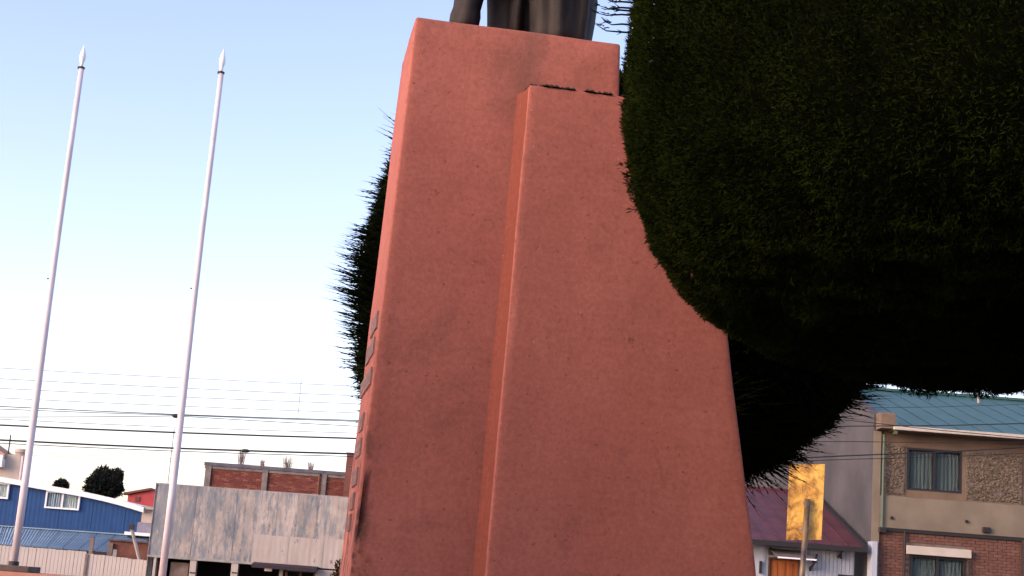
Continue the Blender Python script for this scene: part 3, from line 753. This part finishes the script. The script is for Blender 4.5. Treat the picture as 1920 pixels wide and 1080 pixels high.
# lean-to roof
lt = empty('lean_to_roof', (-18, 62, -.6), 'pale blue sheet lean-to roof in front of the blue house wall', 'roof')
p0, p1 = at(-60, 984, 65.9), at(288, 1008, 65.9); q0, q1 = at(-60, 1016, 61), at(236, 1037, 61)
n = 10
for i in range(n):
    s0, s1 = i/n, (i+1)/n-.004
    up0_, up1_ = p0.lerp(p1, s0), p0.lerp(p1, s1); dn0, dn1 = q0.lerp(q1, s0), q0.lerp(q1, s1)
    me = MB(); k = 24
    for j in range(k+1):
        t = j/k; zz = .02*math.sin(t*k*math.pi/2); u_, d_ = up0_.lerp(up1_, t), dn0.lerp(dn1, t)
        me.v += [(u_.x, u_.y, u_.z+zz), (d_.x, d_.y, d_.z+zz), (u_.x, u_.y, u_.z+zz-.01), (d_.x, d_.y, d_.z+zz-.01)]
    for j in range(k):
        b0 = j*4; b1 = b0+4
        me.f += [(b0, b0+1, b1+1, b1), (b0+2, b1+2, b1+3, b0+3), (b0+1, b0+3, b1+3, b1+1)]
    me.build('roof_sheet', M['ltblue'], lt)
MB().hexa([q0+Vector((0, -.06, -.16)), q1+Vector((0, -.06, -.16)), q1+Vector((0, .02, -.16)), q0+Vector((0, .02, -.16)),
           q0+Vector((0, -.06, -.03)), q1+Vector((0, -.06, -.03)), q1+Vector((0, .02, -.03)), q0+Vector((0, .02, -.03))]).build('fascia', M['purple_awning'], lt)
MB().hexa([p0+Vector((0, -.05, .03)), p1+Vector((0, -.05, .03)), p1+Vector((0, .01, .03)), p0+Vector((0, .01, .03)),
           p0+Vector((0, -.05, .075)), p1+Vector((0, -.05, .075)), p1+Vector((0, .01, .075)), p0+Vector((0, .01, .075))]).build('flashing', M['ltblue'], lt)
box('shade_wall', M['void'], lt, q0.x, q1.x, 61.3, 61.4, -.6, min(q0.z, q1.z)-.1)
for i in range(6): box('post', M['oldwood'], lt, q0.x+3*i, q0.x+3*i+.1, 61.05, 61.15, -.6, q0.z-.17)
# fence boards, each its own part
fe = empty('board_fence', (-16, 58.6, -.6), 'whitewashed board fence running from the sheet metal shop to the left', 'fence')
bw = .148; bmesh0 = MB().box(0, bw-.008, 0, .022, 0, 1).build('board', M['fence'], fe).data
COL.objects.unlink(bpy.data.objects['board']); bpy.data.objects.remove(bpy.data.objects['board'])
xL, xR = at(-90, 1020, 58.6).x, at(278, 1045, 58.6).x; k = int((xR-xL)/bw)
zA, zB = at(0, 1022, 58.6).z, at(160, 1034, 58.6).z; zC = at(168, 1038, 58.6).z; zD = at(275, 1051, 58.6).z
xm = at(164, 1035, 58.6).x
for i in range(k):
    x = xL+i*bw; t = x+bw/2
    zt_ = (zA+zB)/2 + rnd.uniform(-.012, .012) if t < xm else zC+(zD-zC)*(t-xm)/(xR-xm)+rnd.uniform(-.012, .012)
    o = bpy.data.objects.new('board', bmesh0); COL.objects.link(o); o.parent = fe
    o.location = Vector((x, 58.6+rnd.uniform(0, .016), -.6))-fe.location; o.scale = (1, 1, zt_+.6)
for z in (0, 1.2): box('rail', M['oldwood'], fe, xL, xR, 58.65, 58.73, z, z+.08)
box('post', M['oldwood'], fe, xm-.05, xm+.05, 58.545, 58.595, -.6, zC-.02)
# yard clutter behind the fence
pw = empty('wooden_post', (-13, 59.4, -.6), 'brown wooden post standing up behind the fence', 'post')
a, c, d0, e = rect(168, 1008, 175, 1035, 59.4); box('stake', M['oldwood'], pw, a, c, 59.4, 59.5, -.6, e); box('stake_top', M['oldwood'], pw, a-.02, c+.02, 59.38, 59.52, e+.002, e+.03)
sh_ = empty('brown_shed', (-11.5, 60, -.6), 'low rusty brown shed showing above the fence near the shop', 'shed')
a, c, d0, e = rect(203, 1016, 284, 1050, 60); box('wall', M['rustwall'], sh_, a, c, 60, 61, -.6, e); box('roof_edge', M['cap'], sh_, a-.05, c-.02, 59.9, 61.1, e+.002, e+.07)
a = at(205, 1030, 59.8); box('door_post', M['oldwood'], sh_, a.x-.1, a.x+.1, 59.87, 59.97, -.6, a.z+.25)
lp = empty('leaning_prop', (-12, 59.3, -.6), 'pale leaning plank propped above the fence beside the brown shed', 'plank')
p, q = at(247, 992, 59.3), at(262, 1052, 59.3)
MB().tube([q+(q-p)*1.4, p], .07, 6).build('plank', M['concrete'], lp)
MB().box(p.x-.1, p.x+.08, 59.2, 59.4, p.z-.02, p.z+.18).build('plank_head', M['dark_iron'], lp)
lp2 = empty('short_post', (-12.5, 59.3, -.6), 'short pale post just above the fence left of the leaning plank', 'post')
a, c, d0, e = rect(209, 1030, 217, 1046, 59.3); MB().hexa([(a, 59.3, -.6), (c, 59.3, -.6), (c, 59.4, -.6), (a, 59.4, -.6), (a+.05, 59.3, e), (c+.03, 59.3, e), (c+.03, 59.4, e), (a+.05, 59.4, e)]).build('stake', M['concrete'], lp2)

# cream house at the far left, red house, far trees
Y = 80.0
ch = empty('cream_house', (-27, Y, -.6), 'cream house with round chimney and side wall painted sunlit pink at the left edge', 'building')
a, c, d0, e = rect(4, 852, 36, 905, Y); box('wall', M['creamhouse'], ch, a-6, c, Y, Y+1.6, -.6, e)
box('side_wall', M['cream_painted_sun'], ch, c+.002, c+.12, Y+.02, Y+1.58, -.6, e-.02)  # sunlight on this side painted into the wall colour as pale pink
g0, g1 = at(-30, 822, Y), at(12, 852, Y)
MB().hexa([(g0.x, Y-.3, g0.z-.28), (g1.x, Y-.3, g1.z-.28), (g1.x, Y+1.8, g1.z-.28), (g0.x, Y+1.8, g0.z-.28), (g0.x, Y-.3, g0.z), (g1.x, Y-.3, g1.z), (g1.x, Y+1.8, g1.z), (g0.x, Y+1.8, g0.z)]).build('roof', M['tile'], ch)
a2, c2, d2, e2 = rect(-20, 853, 10, 876, Y); box('balcony', M['white'], ch, a2, c2, Y-.5, Y-.01, d2, e2)
p = at(33, 856, Y-.3); MB().tube([(p.x, Y+.3, p.z-.1), (p.x, Y+.3, p.z+.16), (p.x, Y+.3, p.z+.25), (p.x, Y+.3, p.z+.40), (p.x, Y+.3, p.z+.46)], [.30, .30, .36, .36, .2], 16).build('chimney', M['creamhouse'], ch)
p, q = at(14, 852, Y), at(16, 815, Y); MB().tube([(p.x, Y+.1, p.z), (p.x, Y+.1, q.z)], .035, 6).build('antenna', M['dark_iron'], ch)
Y = 96.0
rh = empty('red_house', (-24, Y, -.6), 'bright red gabled house end between the dark tree and the shop', 'building')
pg = [at(240, 928, Y), at(283, 919, Y), at(310, 930, Y), at(310, 960, Y), at(240, 960, Y)]
pg = [Vector((v_.x, Y, v_.z)) for v_ in pg]; pg[3].z = pg[4].z = -.6
MB().prism(pg, (0, 9, 0)).build('wall', M['redhouse'], rh)
MB().hexa([pg[0]+Vector((-.2, -.2, 0)), pg[1]+Vector((0, -.2, 0)), pg[1]+Vector((0, 9.2, 0)), pg[0]+Vector((-.2, 9.2, 0))]+[v_+Vector((0, 0, .14)) for v_ in (pg[0]+Vector((-.2, -.2, 0)), pg[1]+Vector((0, -.2, 0)), pg[1]+Vector((0, 9.2, 0)), pg[0]+Vector((-.2, 9.2, 0)))]).build('roof', M['rustwall'], rh)
a, c, d0, e = rect(254, 931, 262, 940, Y); box('window', M['rustwall'], rh, a, c, Y-.06, Y-.01, d0, e)

def bush_tree(name, lab, px, py_top, py_bot, halfpx, Y, nleaf, mat, seed, group=None, size=.16, squash=1):
    r = np.random.default_rng(seed); a = at(px, py_top, Y); b_ = at(px, py_bot, Y); rad = halfpx*Y/FPX
    cz = (a.z+b_.z)/2; hz = (a.z-b_.z)/2
    o = empty(name, (a.x, Y, -.6), lab, 'tree', group)
    cl = 34; cd = nrm(r.normal(0, 1, (cl, 3)))*(r.uniform(.30, 1.0, (cl, 1)))
    cc = np.array([a.x, Y, cz]) + cd*np.array([rad, rad, hz]); idx = r.integers(0, cl, nleaf)
    dd = nrm(r.normal(0, 1, (nleaf, 3)))
    pos = cc[idx] + dd*(rad*(.14+.22*r.random(cl))[idx][:, None]*r.uniform(.1, 1.15, (nleaf, 1)))
    v, f = sprigs(pos, dd, size, size*.4, r, 2, .6, .1)
    mesh_np('crown', v, f, mat, o)
    t = MB().tube([(a.x, Y, -.6), (a.x+.05, Y, cz-hz*.3), (a.x, Y, cz+hz*.4)], [.2, .14, .05], 8)
    for i in range(7):
        q = cc[i*5]; t.tube([(a.x, Y, cz-hz*.4), tuple(q)], [.07, .025], 6)
    t.build('trunk', M['bark'], o)
bush_tree('broad_tree', 'dark dense round tree rising behind the blue house roof', 203, 876, 945, 36, 84, 9000, M['far_leaf'], 3, size=.22)
bush_tree('palm_like_bush', 'small dark tree top peeking over the white roof edge', 116, 903, 922, 13, 84, 1200, M['far_leaf'], 4, size=.22)

def bare_tree(px, py_top, py_bot, wpx, Y, lab, seed):
    r = random.Random(seed); a = at(px, py_top, Y); b_ = at(px, py_bot, Y); o = empty('bare_poplar', (a.x, Y, -.6), lab, 'tree', 'bare poplars beyond the brick building')
    t = MB().tube([(a.x, Y, -.6), (a.x, Y, (a.z+b_.z)/2)], [.10, .03], 6); t.build('trunk', M['bare'], o)
    tw = MB(); rad = wpx*Y/FPX/2; h = a.z-b_.z
    for i in range(60):
        z0 = b_.z-.5+h*r.uniform(0, .7); an_ = r.uniform(0, 6.28); rr_ = rad*r.uniform(.2, 1)
        p0 = Vector((a.x, Y, z0)); p2 = Vector((a.x+math.cos(an_)*rr_, Y+math.sin(an_)*rr_, a.z-h*r.random()**1.5*.8*(.3+rr_/rad)))
        p1 = p0.lerp(p2, .5)+Vector((math.cos(an_)*rr_*.2, 0, -.05)); tw.tube([p0, p1, p2], [.02, .013, .008], 4, False)
    tw.build('crown', M['bare'], o)
for i, (px, pt, pb, wp, lab) in enumerate([(455, 842, 872, 16, 'bare poplar top over the brick building, tallest and farthest left'), (541, 855, 880, 22, 'bushy bare poplar top over the middle of the brick building'),
                                            (493, 862, 875, 10, 'small bare tree top between the two larger ones over the brick cap'), (583, 866, 884, 14, 'faint bare tree top over the right end of the brick cap')]):
    bare_tree(px, pt, pb, wp, 120, lab, i)

# ------------------------------------------------------------------ wires
YW = 48.0
def wire(pts, rad, mat, lab, Yw=YW, name='overhead_wire', x_end=None, sag=.0):
    P = [at(a, b_, Yw) for a, b_ in pts]
    d_ = (P[-1]-P[0])/(P[-1].x-P[0].x)
    left = P[0] - d_*(P[0].x+33); P = [left] + P
    if x_end is not None: P.append(P[-1] + d_*(x_end-P[-1].x))
    tag(MB().tube(P, rad, 6).build(name, mat), lab, 'wire', 'overhead wires left of the pedestal')
W0 = [  # left y at px 0, mid y at 330, y at 665 ; radius ; look
    ((690, 708, 724), .009, 'thin_wire', 'topmost thin pale wire left of the pedestal'),
    ((710, 727, 742), .010, 'thin_wire', 'second thin pale wire from the top left of the pedestal'),
    ((728, 744, 757), .010, 'thin_wire', 'third thin pale wire from the top left of the pedestal'),
    ((746, 761, 774), .010, 'thin_wire', 'fourth thin pale wire from the top left of the pedestal'),
    ((762, 777, 788), .015, 'cable', 'upper dark wire of the pair that meets at the knot beside the flagpole'),
    ((767, 778.5, 790), .012, 'cable', 'lower dark wire of the pair that meets at the knot beside the flagpole'),
    ((782, 780, 799), .012, 'cable', 'dark wire rising to the knot from below left'),
    ((786, 801, 812), .011, 'thin_wire', 'thin wire just above the upper thick cable'),
    ((797, 811, 822), .030, 'cable', 'upper of the two thick black cables left of the pedestal'),
    ((825, 840.5, 851), .032, 'cable', 'lower of the two thick black cables left of the pedestal'),
    ((831, 846, 856), .014, 'cable', 'thinner black wire close under the lower thick cable'),
    ((846, 860, 873), .006, 'thin_wire', 'faint thin wire low over the blue house'),
    ((851, 865, 879), .006, 'thin_wire', 'lowest faint thin wire over the blue house'),
]
for i, ((y0, y1, y2), r, mt, lab) in enumerate(W0):
    wire([(0, y0), (165, (y0+y1)/2+.6), (330, y1), (500, (y1+y2)/2+.6), (665, y2)], r, M[mt], lab, YW+.05*i, x_end=0.2)
p = at(327, 778.5, YW); kn = tag(MB().tube([(p.x-.12, YW+.2, p.z), (p.x-.05, YW+.2, p.z), (p.x+.05, YW+.2, p.z), (p.x+.12, YW+.2, p.z)], [.02, .07, .07, .02], 8).build('wire_clamp', M['cable']), 'small dark clamp knotting the wires beside the nearer flagpole', 'clamp')
p, q = at(565, 712, YW), at(558, 787, YW); tag(MB().tube([p, q], .010, 6).build('wire_spacer', M['thin_wire']), 'thin upright spacer rod joining the upper wires near the pedestal', 'rod')
p, q = at(303, 798, 60), at(304, 910, 60); tag(MB().tube([(q.x, 61, -.6), (q.x, 61, p.z)], .016, 6).build('antenna_mast', M['thin_wire']), 'thin upright antenna mast over the left corner of the shop', 'antenna')
p = at(456, 843, YW); tag(MB().tube([(p.x-.14, YW+.45, p.z), (p.x-.06, YW+.45, p.z), (p.x+.06, YW+.45, p.z), (p.x+.14, YW+.45, p.z)], [.03, .06, .06, .03], 8).build('cable_joint', M['cable']), 'dark joint sleeve on the lower thick cable over the brick building', 'clamp')
up_ = empty('utility_pole', (0.3, YW+.4, -.5), 'concrete utility pole carrying the wires behind the pedestal', 'pole', 'utility poles')
MB().tube([(0.3, YW+.4, -.6), (0.3, YW+.4, 9.0)], [.17, .11], 12).build('shaft', M['concrete'], up_, True)
for z in (6.2, 8.2): box('crossarm', M['oldwood'], up_, -.5, 1.1, YW+.22, YW+.28, z, z+.1)
# wires crossing in front of the house on the right
def rwire(y0, y1, r, lab, Yw):
    P = [at(1600, y0, Yw), at(1920, y1, Yw)]; d_ = (P[1]-P[0])/(P[1].x-P[0].x)
    P = [P[0]+d_*(0.3-P[0].x), P[0], P[0].lerp(P[1], .5)-Vector((0, 0, .02)), P[1], P[1]+d_*14]
    tag(MB().tube(P, r, 6).build('overhead_wire', M['cable']), lab, 'wire', 'overhead wires before the house on the right')
for i, a in enumerate([(799, 794, .013, 'dark wire crossing the lower part of the green roof'), (789, 821, .010, 'dark wire slanting down across the green roof to the eave'),
                       (828, 829, .010, 'dark wire just under the cream eave on the right'), (854, 839, .017, 'thick dark wire crossing the upper window on the right'),
                       (861, 850, .010, 'thin dark wire under the thick one across the upper window'), (765, 758, .006, 'faint wire high across the green roof')]):
    rwire(*a, 36.0+.2*i)

# ------------------------------------------------------------------ right: beige and brick house with green roof
Y = 40.0
hs = empty('beige_house', (13, Y, .2), 'two storey house with green roof, beige render, pebble panels and brick ground floor', 'building')
xc = at(1650, 900, Y).x; xe = xc+9.5
zst = at(1785, 999, Y).z; zeave = at(1797, 822, Y).z; zsill = at(1785, 938, Y).z; zg = .2
zpt = at(1800, 843, Y).z
wx0, wx1, wz0, wz1 = rect(1701, 842, 1805, 922, Y)
def wall_with_hole(name, mat, x0, x1, z0, z1, hx0, hx1, hz0, hz1, ya, yb):
    m = MB(); m.box(x0, hx0, ya, yb, z0, z1); m.box(hx1, x1, ya, yb, z0, z1)
    m.box(hx0, hx1, ya, yb, z0, hz0); m.box(hx0, hx1, ya, yb, hz1, z1)
    m.v = [v_ for v_ in m.v]; return m.build(name, mat, hs)
wall_with_hole('upper_wall', M['brownrender'], xc, xe, zsill, zeave+.1, wx0, wx1, wz0, wz1, Y+.05, Y+.3)
box('band', M['beige'], hs, xc, xe, Y-.05, Y+.3, zst, zsill-.01, .015)
window(hs, wx0, wx1, wz0, wz1, Y+.08, ('frame_dark', 'curtain'), 1, .06, deep=.16)
def pebble_panel(x0, x1, z0, z1):
    pn = box('pebble_panel', M['mortar'], hs, x0, x1, Y+.02, Y+.049, z0, z1)
    m = MB(); r = random.Random(int(x0*10)); n_ = int((x1-x0)*(z1-z0)/.0021)
    for _ in range(n_):
        cx_, cz_, s_ = r.uniform(x0+.03, x1-.03), r.uniform(z0+.03, z1-.03), r.uniform(.018, .042)
        t0 = r.uniform(0, 6); n = len(m.v); dep = r.uniform(.5, 1)*s_
        for k in range(6): m.v.append((cx_+math.cos(t0+k*1.047)*s_*r.uniform(.75, 1.1), Y+.019, cz_+math.sin(t0+k*1.047)*s_*r.uniform(.75, 1.1)))
        for k in range(6): m.v.append((cx_+math.cos(t0+k*1.047)*s_*.55, Y+.02-dep, cz_+math.sin(t0+k*1.047)*s_*.55))
        for k in range(6): m.f.append((n+k, n+6+k, n+6+(k+1) % 6, n+(k+1) % 6))
        m.f.append(tuple(n+6+k for k in range(6)))
    o = m.build('pebbles', M['pebbles']); child(o, pn); o['kind'] = 'stuff'
pebble_panel(at(1657, 880, Y).x, wx0-.06, zsill+.02, zpt+.02)
pebble_panel(wx1+.08, at(1917, 880, Y).x, zsill+.02, zpt-.0)
box('panel_ledge', M['brownrender'], hs, at(1657, 880, Y).x, wx0-.03, Y-.02, Y+.018, zsill-.008, zsill+.018)
box('panel_ledge', M['brownrender'], hs, wx1+.05, at(1917, 880, Y).x, Y-.02, Y+.018, zsill-.008, zsill+.018)
a, c, d0, e = rect(1922, 850, 2020, 930, Y); window(hs, a, c, d0, e, Y+.0, ('frame_dark', 'curtain'), 1, .06)
# brick ground floor
lx0, lx1, lz0, lz1 = rect(1706, 1040, 1811, 1140, Y)
sx0, sx1, sz0, sz1 = rect(1698, 1027, 1819, 1043, Y)
wall_with_hole('ground_wall', M['mortar'], xc, xe, zg, zst-.06, lx0, lx1, lz0, sz1, Y+.06, Y+.3)
bk = MB(); zz = 1.6; row = 0
xr1 = at(1960, 1050, Y).x
while zz < zst-.12:
    x = xc-(.12 if row % 2 else 0)
    while x < xr1:
        xa_, xb_ = max(x, xc), x+.222
        if not (xb_ > lx0-.02 and xa_ < lx1+.02 and zz < sz1+.02):
            yy = Y+.03+rnd.uniform(-.006, .006); bk.box(xa_, xb_, yy, yy+.05, zz, zz+.063)
        x += .236
    zz += .078; row += 1
tag(bk.build('bricks', M['brick_orange'], hs), kind='stuff')
window(hs, lx0, lx1, lz0, sz0, Y+.06, ('frame_dark', 'curtain'), 1, .07, deep=.16)
box('shutter_box', M['cream_trim'], hs, sx0, sx1, Y-.13, Y+.055, sz0, sz1, .01)
box('beam', M['frame_dark'], hs, xc-.02, xe, Y-.03, Y+.055, zst-.085, zst-.002)
for pa, pb, nm in ((1692, 1697, 'drainpipe'), (1813.5, 1818, 'drainpipe'), (1914, 1921, 'drainpipe')):
    a, c = at(pa, 1050, Y).x, at(pb, 1050, Y).x
    MB().tube([((a+c)/2, Y-.05, zg), ((a+c)/2, Y-.05, (zst if pa < 1750 or pa > 1900 else sz0)-.06)], (c-a)/2, 8).build(nm, M['frame_dark'], hs)
for pxm in (1652, 1846):
    a = at(pxm, 995, Y); MB().box(a.x-.09, a.x+.12, Y-.14, Y-.055, a.z-.06, a.z+.09).build('bracket_lamp', M['frame_dark'], hs, bevel=.02)
for pxm, pym in ((1671, 971), (1811, 978)):
    a = at(pxm, pym, Y); MB().tube([(a.x, Y-.09, a.z), (a.x, Y-.049, a.z)], .045, 8).build('weep_spout', M['frame_dark'], hs)
a = at(1654, 900, Y).x; MB().tube([(a, Y-.10, zst-.05), (a, Y-.10, zeave-.05)], .035, 8).build('downpipe', M['greenpipe'], hs)
# roof of standing-seam sheets, soffit, gutter
zr = at(1840, 748, Y+6.8).z; xl = at(1672, 812, Y-.5).x
eav = Vector((0, Y-.55, zeave+.12)); rdg = Vector((0, Y+6.8, zr))
n = 16; ww = (xe+.3-xl)/n
for i in range(n):
    a, c = xl+ww*i, xl+ww*(i+1)-.006
    m = MB()
    m.hexa([(a, eav.y, eav.z), (c, eav.y, eav.z), (c, rdg.y, rdg.z), (a, rdg.y, rdg.z), (a, eav.y, eav.z+.03), (c, eav.y, eav.z+.03), (c, rdg.y, rdg.z+.03), (a, rdg.y, rdg.z+.03)])
    m.hexa([(a, eav.y, eav.z+.031), (a+.04, eav.y, eav.z+.031), (a+.04, rdg.y, rdg.z+.031), (a, rdg.y, rdg.z+.031), (a, eav.y, eav.z+.048), (a+.04, eav.y, eav.z+.048), (a+.04, rdg.y, rdg.z+.048), (a, rdg.y, rdg.z+.048)])
    m.build('roof_sheet', M['greenroof'], hs)
MB().hexa([(xl, rdg.y, rdg.z-.02), (xe+.3, rdg.y, rdg.z-.02), (xe+.3, rdg.y+7, eav.z), (xl, rdg.y+7, eav.z), (xl, rdg.y, rdg.z+.03), (xe+.3, rdg.y, rdg.z+.03), (xe+.3, rdg.y+7, eav.z+.04), (xl, rdg.y+7, eav.z+.04)]).build('back_roof', M['greenroof'], hs)
box('ridge_cap', M['greenroof'], hs, xl, xe+.3, rdg.y-.12, rdg.y+.12, rdg.z+.02, rdg.z+.10)
box('gutter', M['cream_trim'], hs, xl+.02, xe+.3, Y-.68, Y-.56, zeave+.03, zeave+.145, .01)
box('soffit', M['brownrender'], hs, xl+.02, xe+.3, Y-.55, Y+.04, zeave+.03, zeave+.07)
a = at(1835, 752, Y+5.5); MB().tube([(a.x, Y+5.5, a.z-.2), (a.x, Y+5.5, a.z+.55)], .045, 8).build('vent_pipe', M['concrete'], hs)
# fire wall along the left side, rising above the roof
xw = at(1636, 900, Y).x
zf0 = at(1655, 778, Y).z
yb = 64.0
pf = [(xw, Y-.02, zg), (xw, Y-.02, zf0), (xw, Y+.4, zf0+.12), (xw, Y+7, zr+.75), (xw, Y+14, zf0+.3), (xw, yb, zf0+.2), (xw, yb, zg)]
MB().prism(pf, (xc-xw-.005, 0, 0)).build('fire_wall', M['greyrender'], hs)
MB().box(xw-.004, xc-.001, Y-.05, Y-.024, zg, zf0-.45).build('corner_pilaster', M['beige'], hs)
c1 = at(1668, 800, Y).x
MB().prism([(xw+.05, Y-.58, zf0-.42), (xw+.05, Y-.58, zf0-.05), (xw+.05, Y-.45, zf0+.02), (xw+.05, Y-.03, zf0+.02), (xw+.05, Y-.03, zf0-.42)], (c1-xw-.05, 0, 0)).build('corbel', M['brownrender'], hs)
box('roof_trim', M['greenpipe'], hs, c1+.002, c1+.06, Y-.6, Y-.3, zf0-.55, zf0-.2)

# ------------------------------------------------------------------ right: low house with maroon roof
Y = 40.4
mh = empty('maroon_roof_house', (7, Y, .2), 'low white house with maroon sheet roof and orange door beside the pedestal', 'building')
x0 = at(1330, 1020, Y).x; x1 = xw-.02
ze = at(1520, 1021, Y-.6).z; zg = .15; yr = 46.8; zrd = at(1480, 922, yr).z
x1e = at(1620, 1022, Y-.6).x
n = 9; ww = (x1e-x0)/n
for i in range(n):
    a, c = x0+ww*i, x0+ww*(i+1)-.004; m = MB()
    m.hexa([(a, Y-.6, ze), (c, Y-.6, ze), (c, yr, zrd), (a, yr, zrd), (a, Y-.6, ze+.03), (c, Y-.6, ze+.03), (c, yr, zrd+.03), (a, yr, zrd+.03)])
    m.hexa([(a, Y-.6, ze+.031), (a+.035, Y-.6, ze+.031), (a+.035, yr, zrd+.031), (a, yr, zrd+.031), (a, Y-.6, ze+.055), (a+.035, Y-.6, ze+.055), (a+.035, yr, zrd+.055), (a, yr, zrd+.055)])
    m.build('roof_sheet', M['maroon'], mh)
MB().hexa([(x1e, Y-.62, ze-.02), (x1e+.09, Y-.62, ze-.02), (x1e+.09, yr, zrd-.02), (x1e, yr, zrd-.02), (x1e, Y-.62, ze+.09), (x1e+.09, Y-.62, ze+.09), (x1e+.09, yr, zrd+.09), (x1e, yr, zrd+.09)]).build('verge_flashing', M['frame_dark'], mh)
box('fascia', M['frame_dark'], mh, x0, x1e+.09, Y-.66, Y-.602, ze-.10, ze+.025)
box('ridge_cap', M['maroon'], mh, x0, x1e, yr-.1, yr+.1, zrd+.0, zrd+.07)
MB().hexa([(x0, yr+.1, zrd-.04), (x1e, yr+.1, zrd-.04), (x1e, yr+6.6, ze), (x0, yr+6.6, ze), (x0, yr+.1, zrd), (x1e, yr+.1, zrd), (x1e, yr+6.6, ze+.04), (x0, yr+6.6, ze+.04)]).build('back_roof', M['maroon'], mh)
dx0, dx1, dz0, dz1 = rect(1439, 1046, 1499, 1130, Y)
m = MB(); m.box(x0, dx0, Y, Y+.25, zg, ze-.02); m.box(dx1, x1e-.1, Y, Y+.25, zg, ze-.02); m.box(dx0, dx1, Y, Y+.25, dz1, ze-.02)
m.build('wall', M['whitewall'], mh)
nb = 13; bwid = (x1e-.15-dx1)/nb
for i in range(nb): box('wall_board', M['whitewall'], mh, dx1+.03+bwid*i, dx1+.03+bwid*(i+1)-.012, Y-.022-.004*(i % 2), Y-.002, zg, ze-.03)
box('wall_board', M['whitewall'], mh, at(1422, 1040, Y).x, dx0-.08, Y-.022, Y-.002, zg, ze-.03)
a, c = at(1621, 1050, Y).x, at(1634, 1050, Y).x; box('white_pilaster', M['whitewall'], mh, a+.05, c, Y-.6, Y-.1, zg, at(1628, 1014, Y-.6).z)
dr = box('door', M['door'], mh, dx0+.05, dx1-.05, Y+.06, Y+.11, zg, dz1-.05)
for i in range(4): child(MB().box(dx0+.09+i*.2, dx0+.26+i*.2, Y+.045, Y+.058, zg+.1, dz1-.12).build('door_board', M['door']), dr)
box('door_frame', M['brownframe'], mh, dx0, dx0+.05, Y-.01, Y+.2, zg, dz1); box('door_frame', M['brownframe'], mh, dx1-.05, dx1, Y-.01, Y+.2, zg, dz1); box('door_head', M['brownframe'], mh, dx0+.051, dx1-.051, Y-.01, Y+.2, dz1-.05, dz1)
k0, k1 = at(1452, 1033, Y-.3), at(1523, 1050, Y-.3)
zc0, zc1 = at(1455, 1043, Y-.8).z, at(1455, 1029, Y).z
MB().hexa([(k0.x, Y-.8, zc0-.03), (k1.x, Y-.8, zc0-.03), (k1.x-.15, Y-.03, zc1-.03), (k0.x-.1, Y-.03, zc1-.03), (k0.x, Y-.8, zc0), (k1.x, Y-.8, zc0), (k1.x-.15, Y-.03, zc1), (k0.x-.1, Y-.03, zc1)]).build('door_canopy', M['canopy'], mh)
box('canopy_edge', M['white'], mh, k0.x, k1.x, Y-.83, Y-.802, zc0-.04, zc0+.0)
MB().prism([(k1.x-.02, Y-.79, zc0-.035), (k1.x-.02, Y-.03, zc0-.30), (k1.x-.02, Y-.03, zc0-.20), (k1.x-.02, Y-.79, zc0-.03)], (.04, 0, 0)).build('canopy_bracket', M['frame_dark'], mh)
for pxm, pym in ((1573, 1040), (1526, 1048)):
    a = at(pxm, pym, Y); m = MB(); m.tube([(a.x+.05, Y-.02, a.z+.12), (a.x+.05, Y-.15, a.z+.10), (a.x, Y-.18, a.z)], .02, 6); m.tube([(a.x, Y-.18, a.z+.02), (a.x-.03, Y-.18, a.z-.10)], [.04, .075], 10)
    m.build('wall_lamp', M['frame_dark'], mh)
a = at(1436, 1037, Y); MB().tube([(a.x+.1, Y-.05, a.z+.15), (a.x+.1, Y-.2, a.z+.05), (a.x+.12, Y-.2, a.z-.05)], [.03, .08, .10], 10).build('door_lamp', M['frame_dark'], mh)
a, c, d0, e = rect(1423, 1052, 1427, 1075, Y); box('meter_box', M['frame_dark'], mh, a, c, Y-.12, Y-.024, d0, e)
a, c, d0, e = rect(1570, 1078, 1605, 1110, Y); box('window', M['frame_dark'], mh, a, c, Y-.06, Y-.03, d0, e)

# ------------------------------------------------------------------ road sign seen from behind
Y = 28.0
sg = empty('road_sign', (5.75, Y, 0), 'rusty sheet sign with painted-in golden sunlight on thin steel pole in front of the maroon roof', 'sign')
c4 = [at(*p_, Y) for p_ in ((1474, 1013), (1540, 1012), (1547, 870), (1480, 871))]
MB().prism([Vector((p_.x, Y, p_.z)) for p_ in c4], (0, .004, 0)).build('plate', M['painted_sun'], sg)
p, q = at(1513, 936, Y), at(1502, 1080, Y); d_ = (q-p)/(p.z-q.z)
foot = p + d_*p.z
MB().tube([(foot.x, Y-.07, -.3), (p.x, Y-.07, p.z)], .055, 12).build('pole', worn('galvanised_sun_tinted', (.05, .035, .03), (.26, .17, .08), 6, .45, .3, .5, (1, 1, .5)), sg, True)  # golden low sun painted into the pole colour
for t in (.08, .55):
    z = p.z-t; MB().box(p.x-.075-t*.07, p.x+.075-t*.07, Y-.02, Y-.001, z-.03, z+.03).build('clamp', M['concrete'], sg)
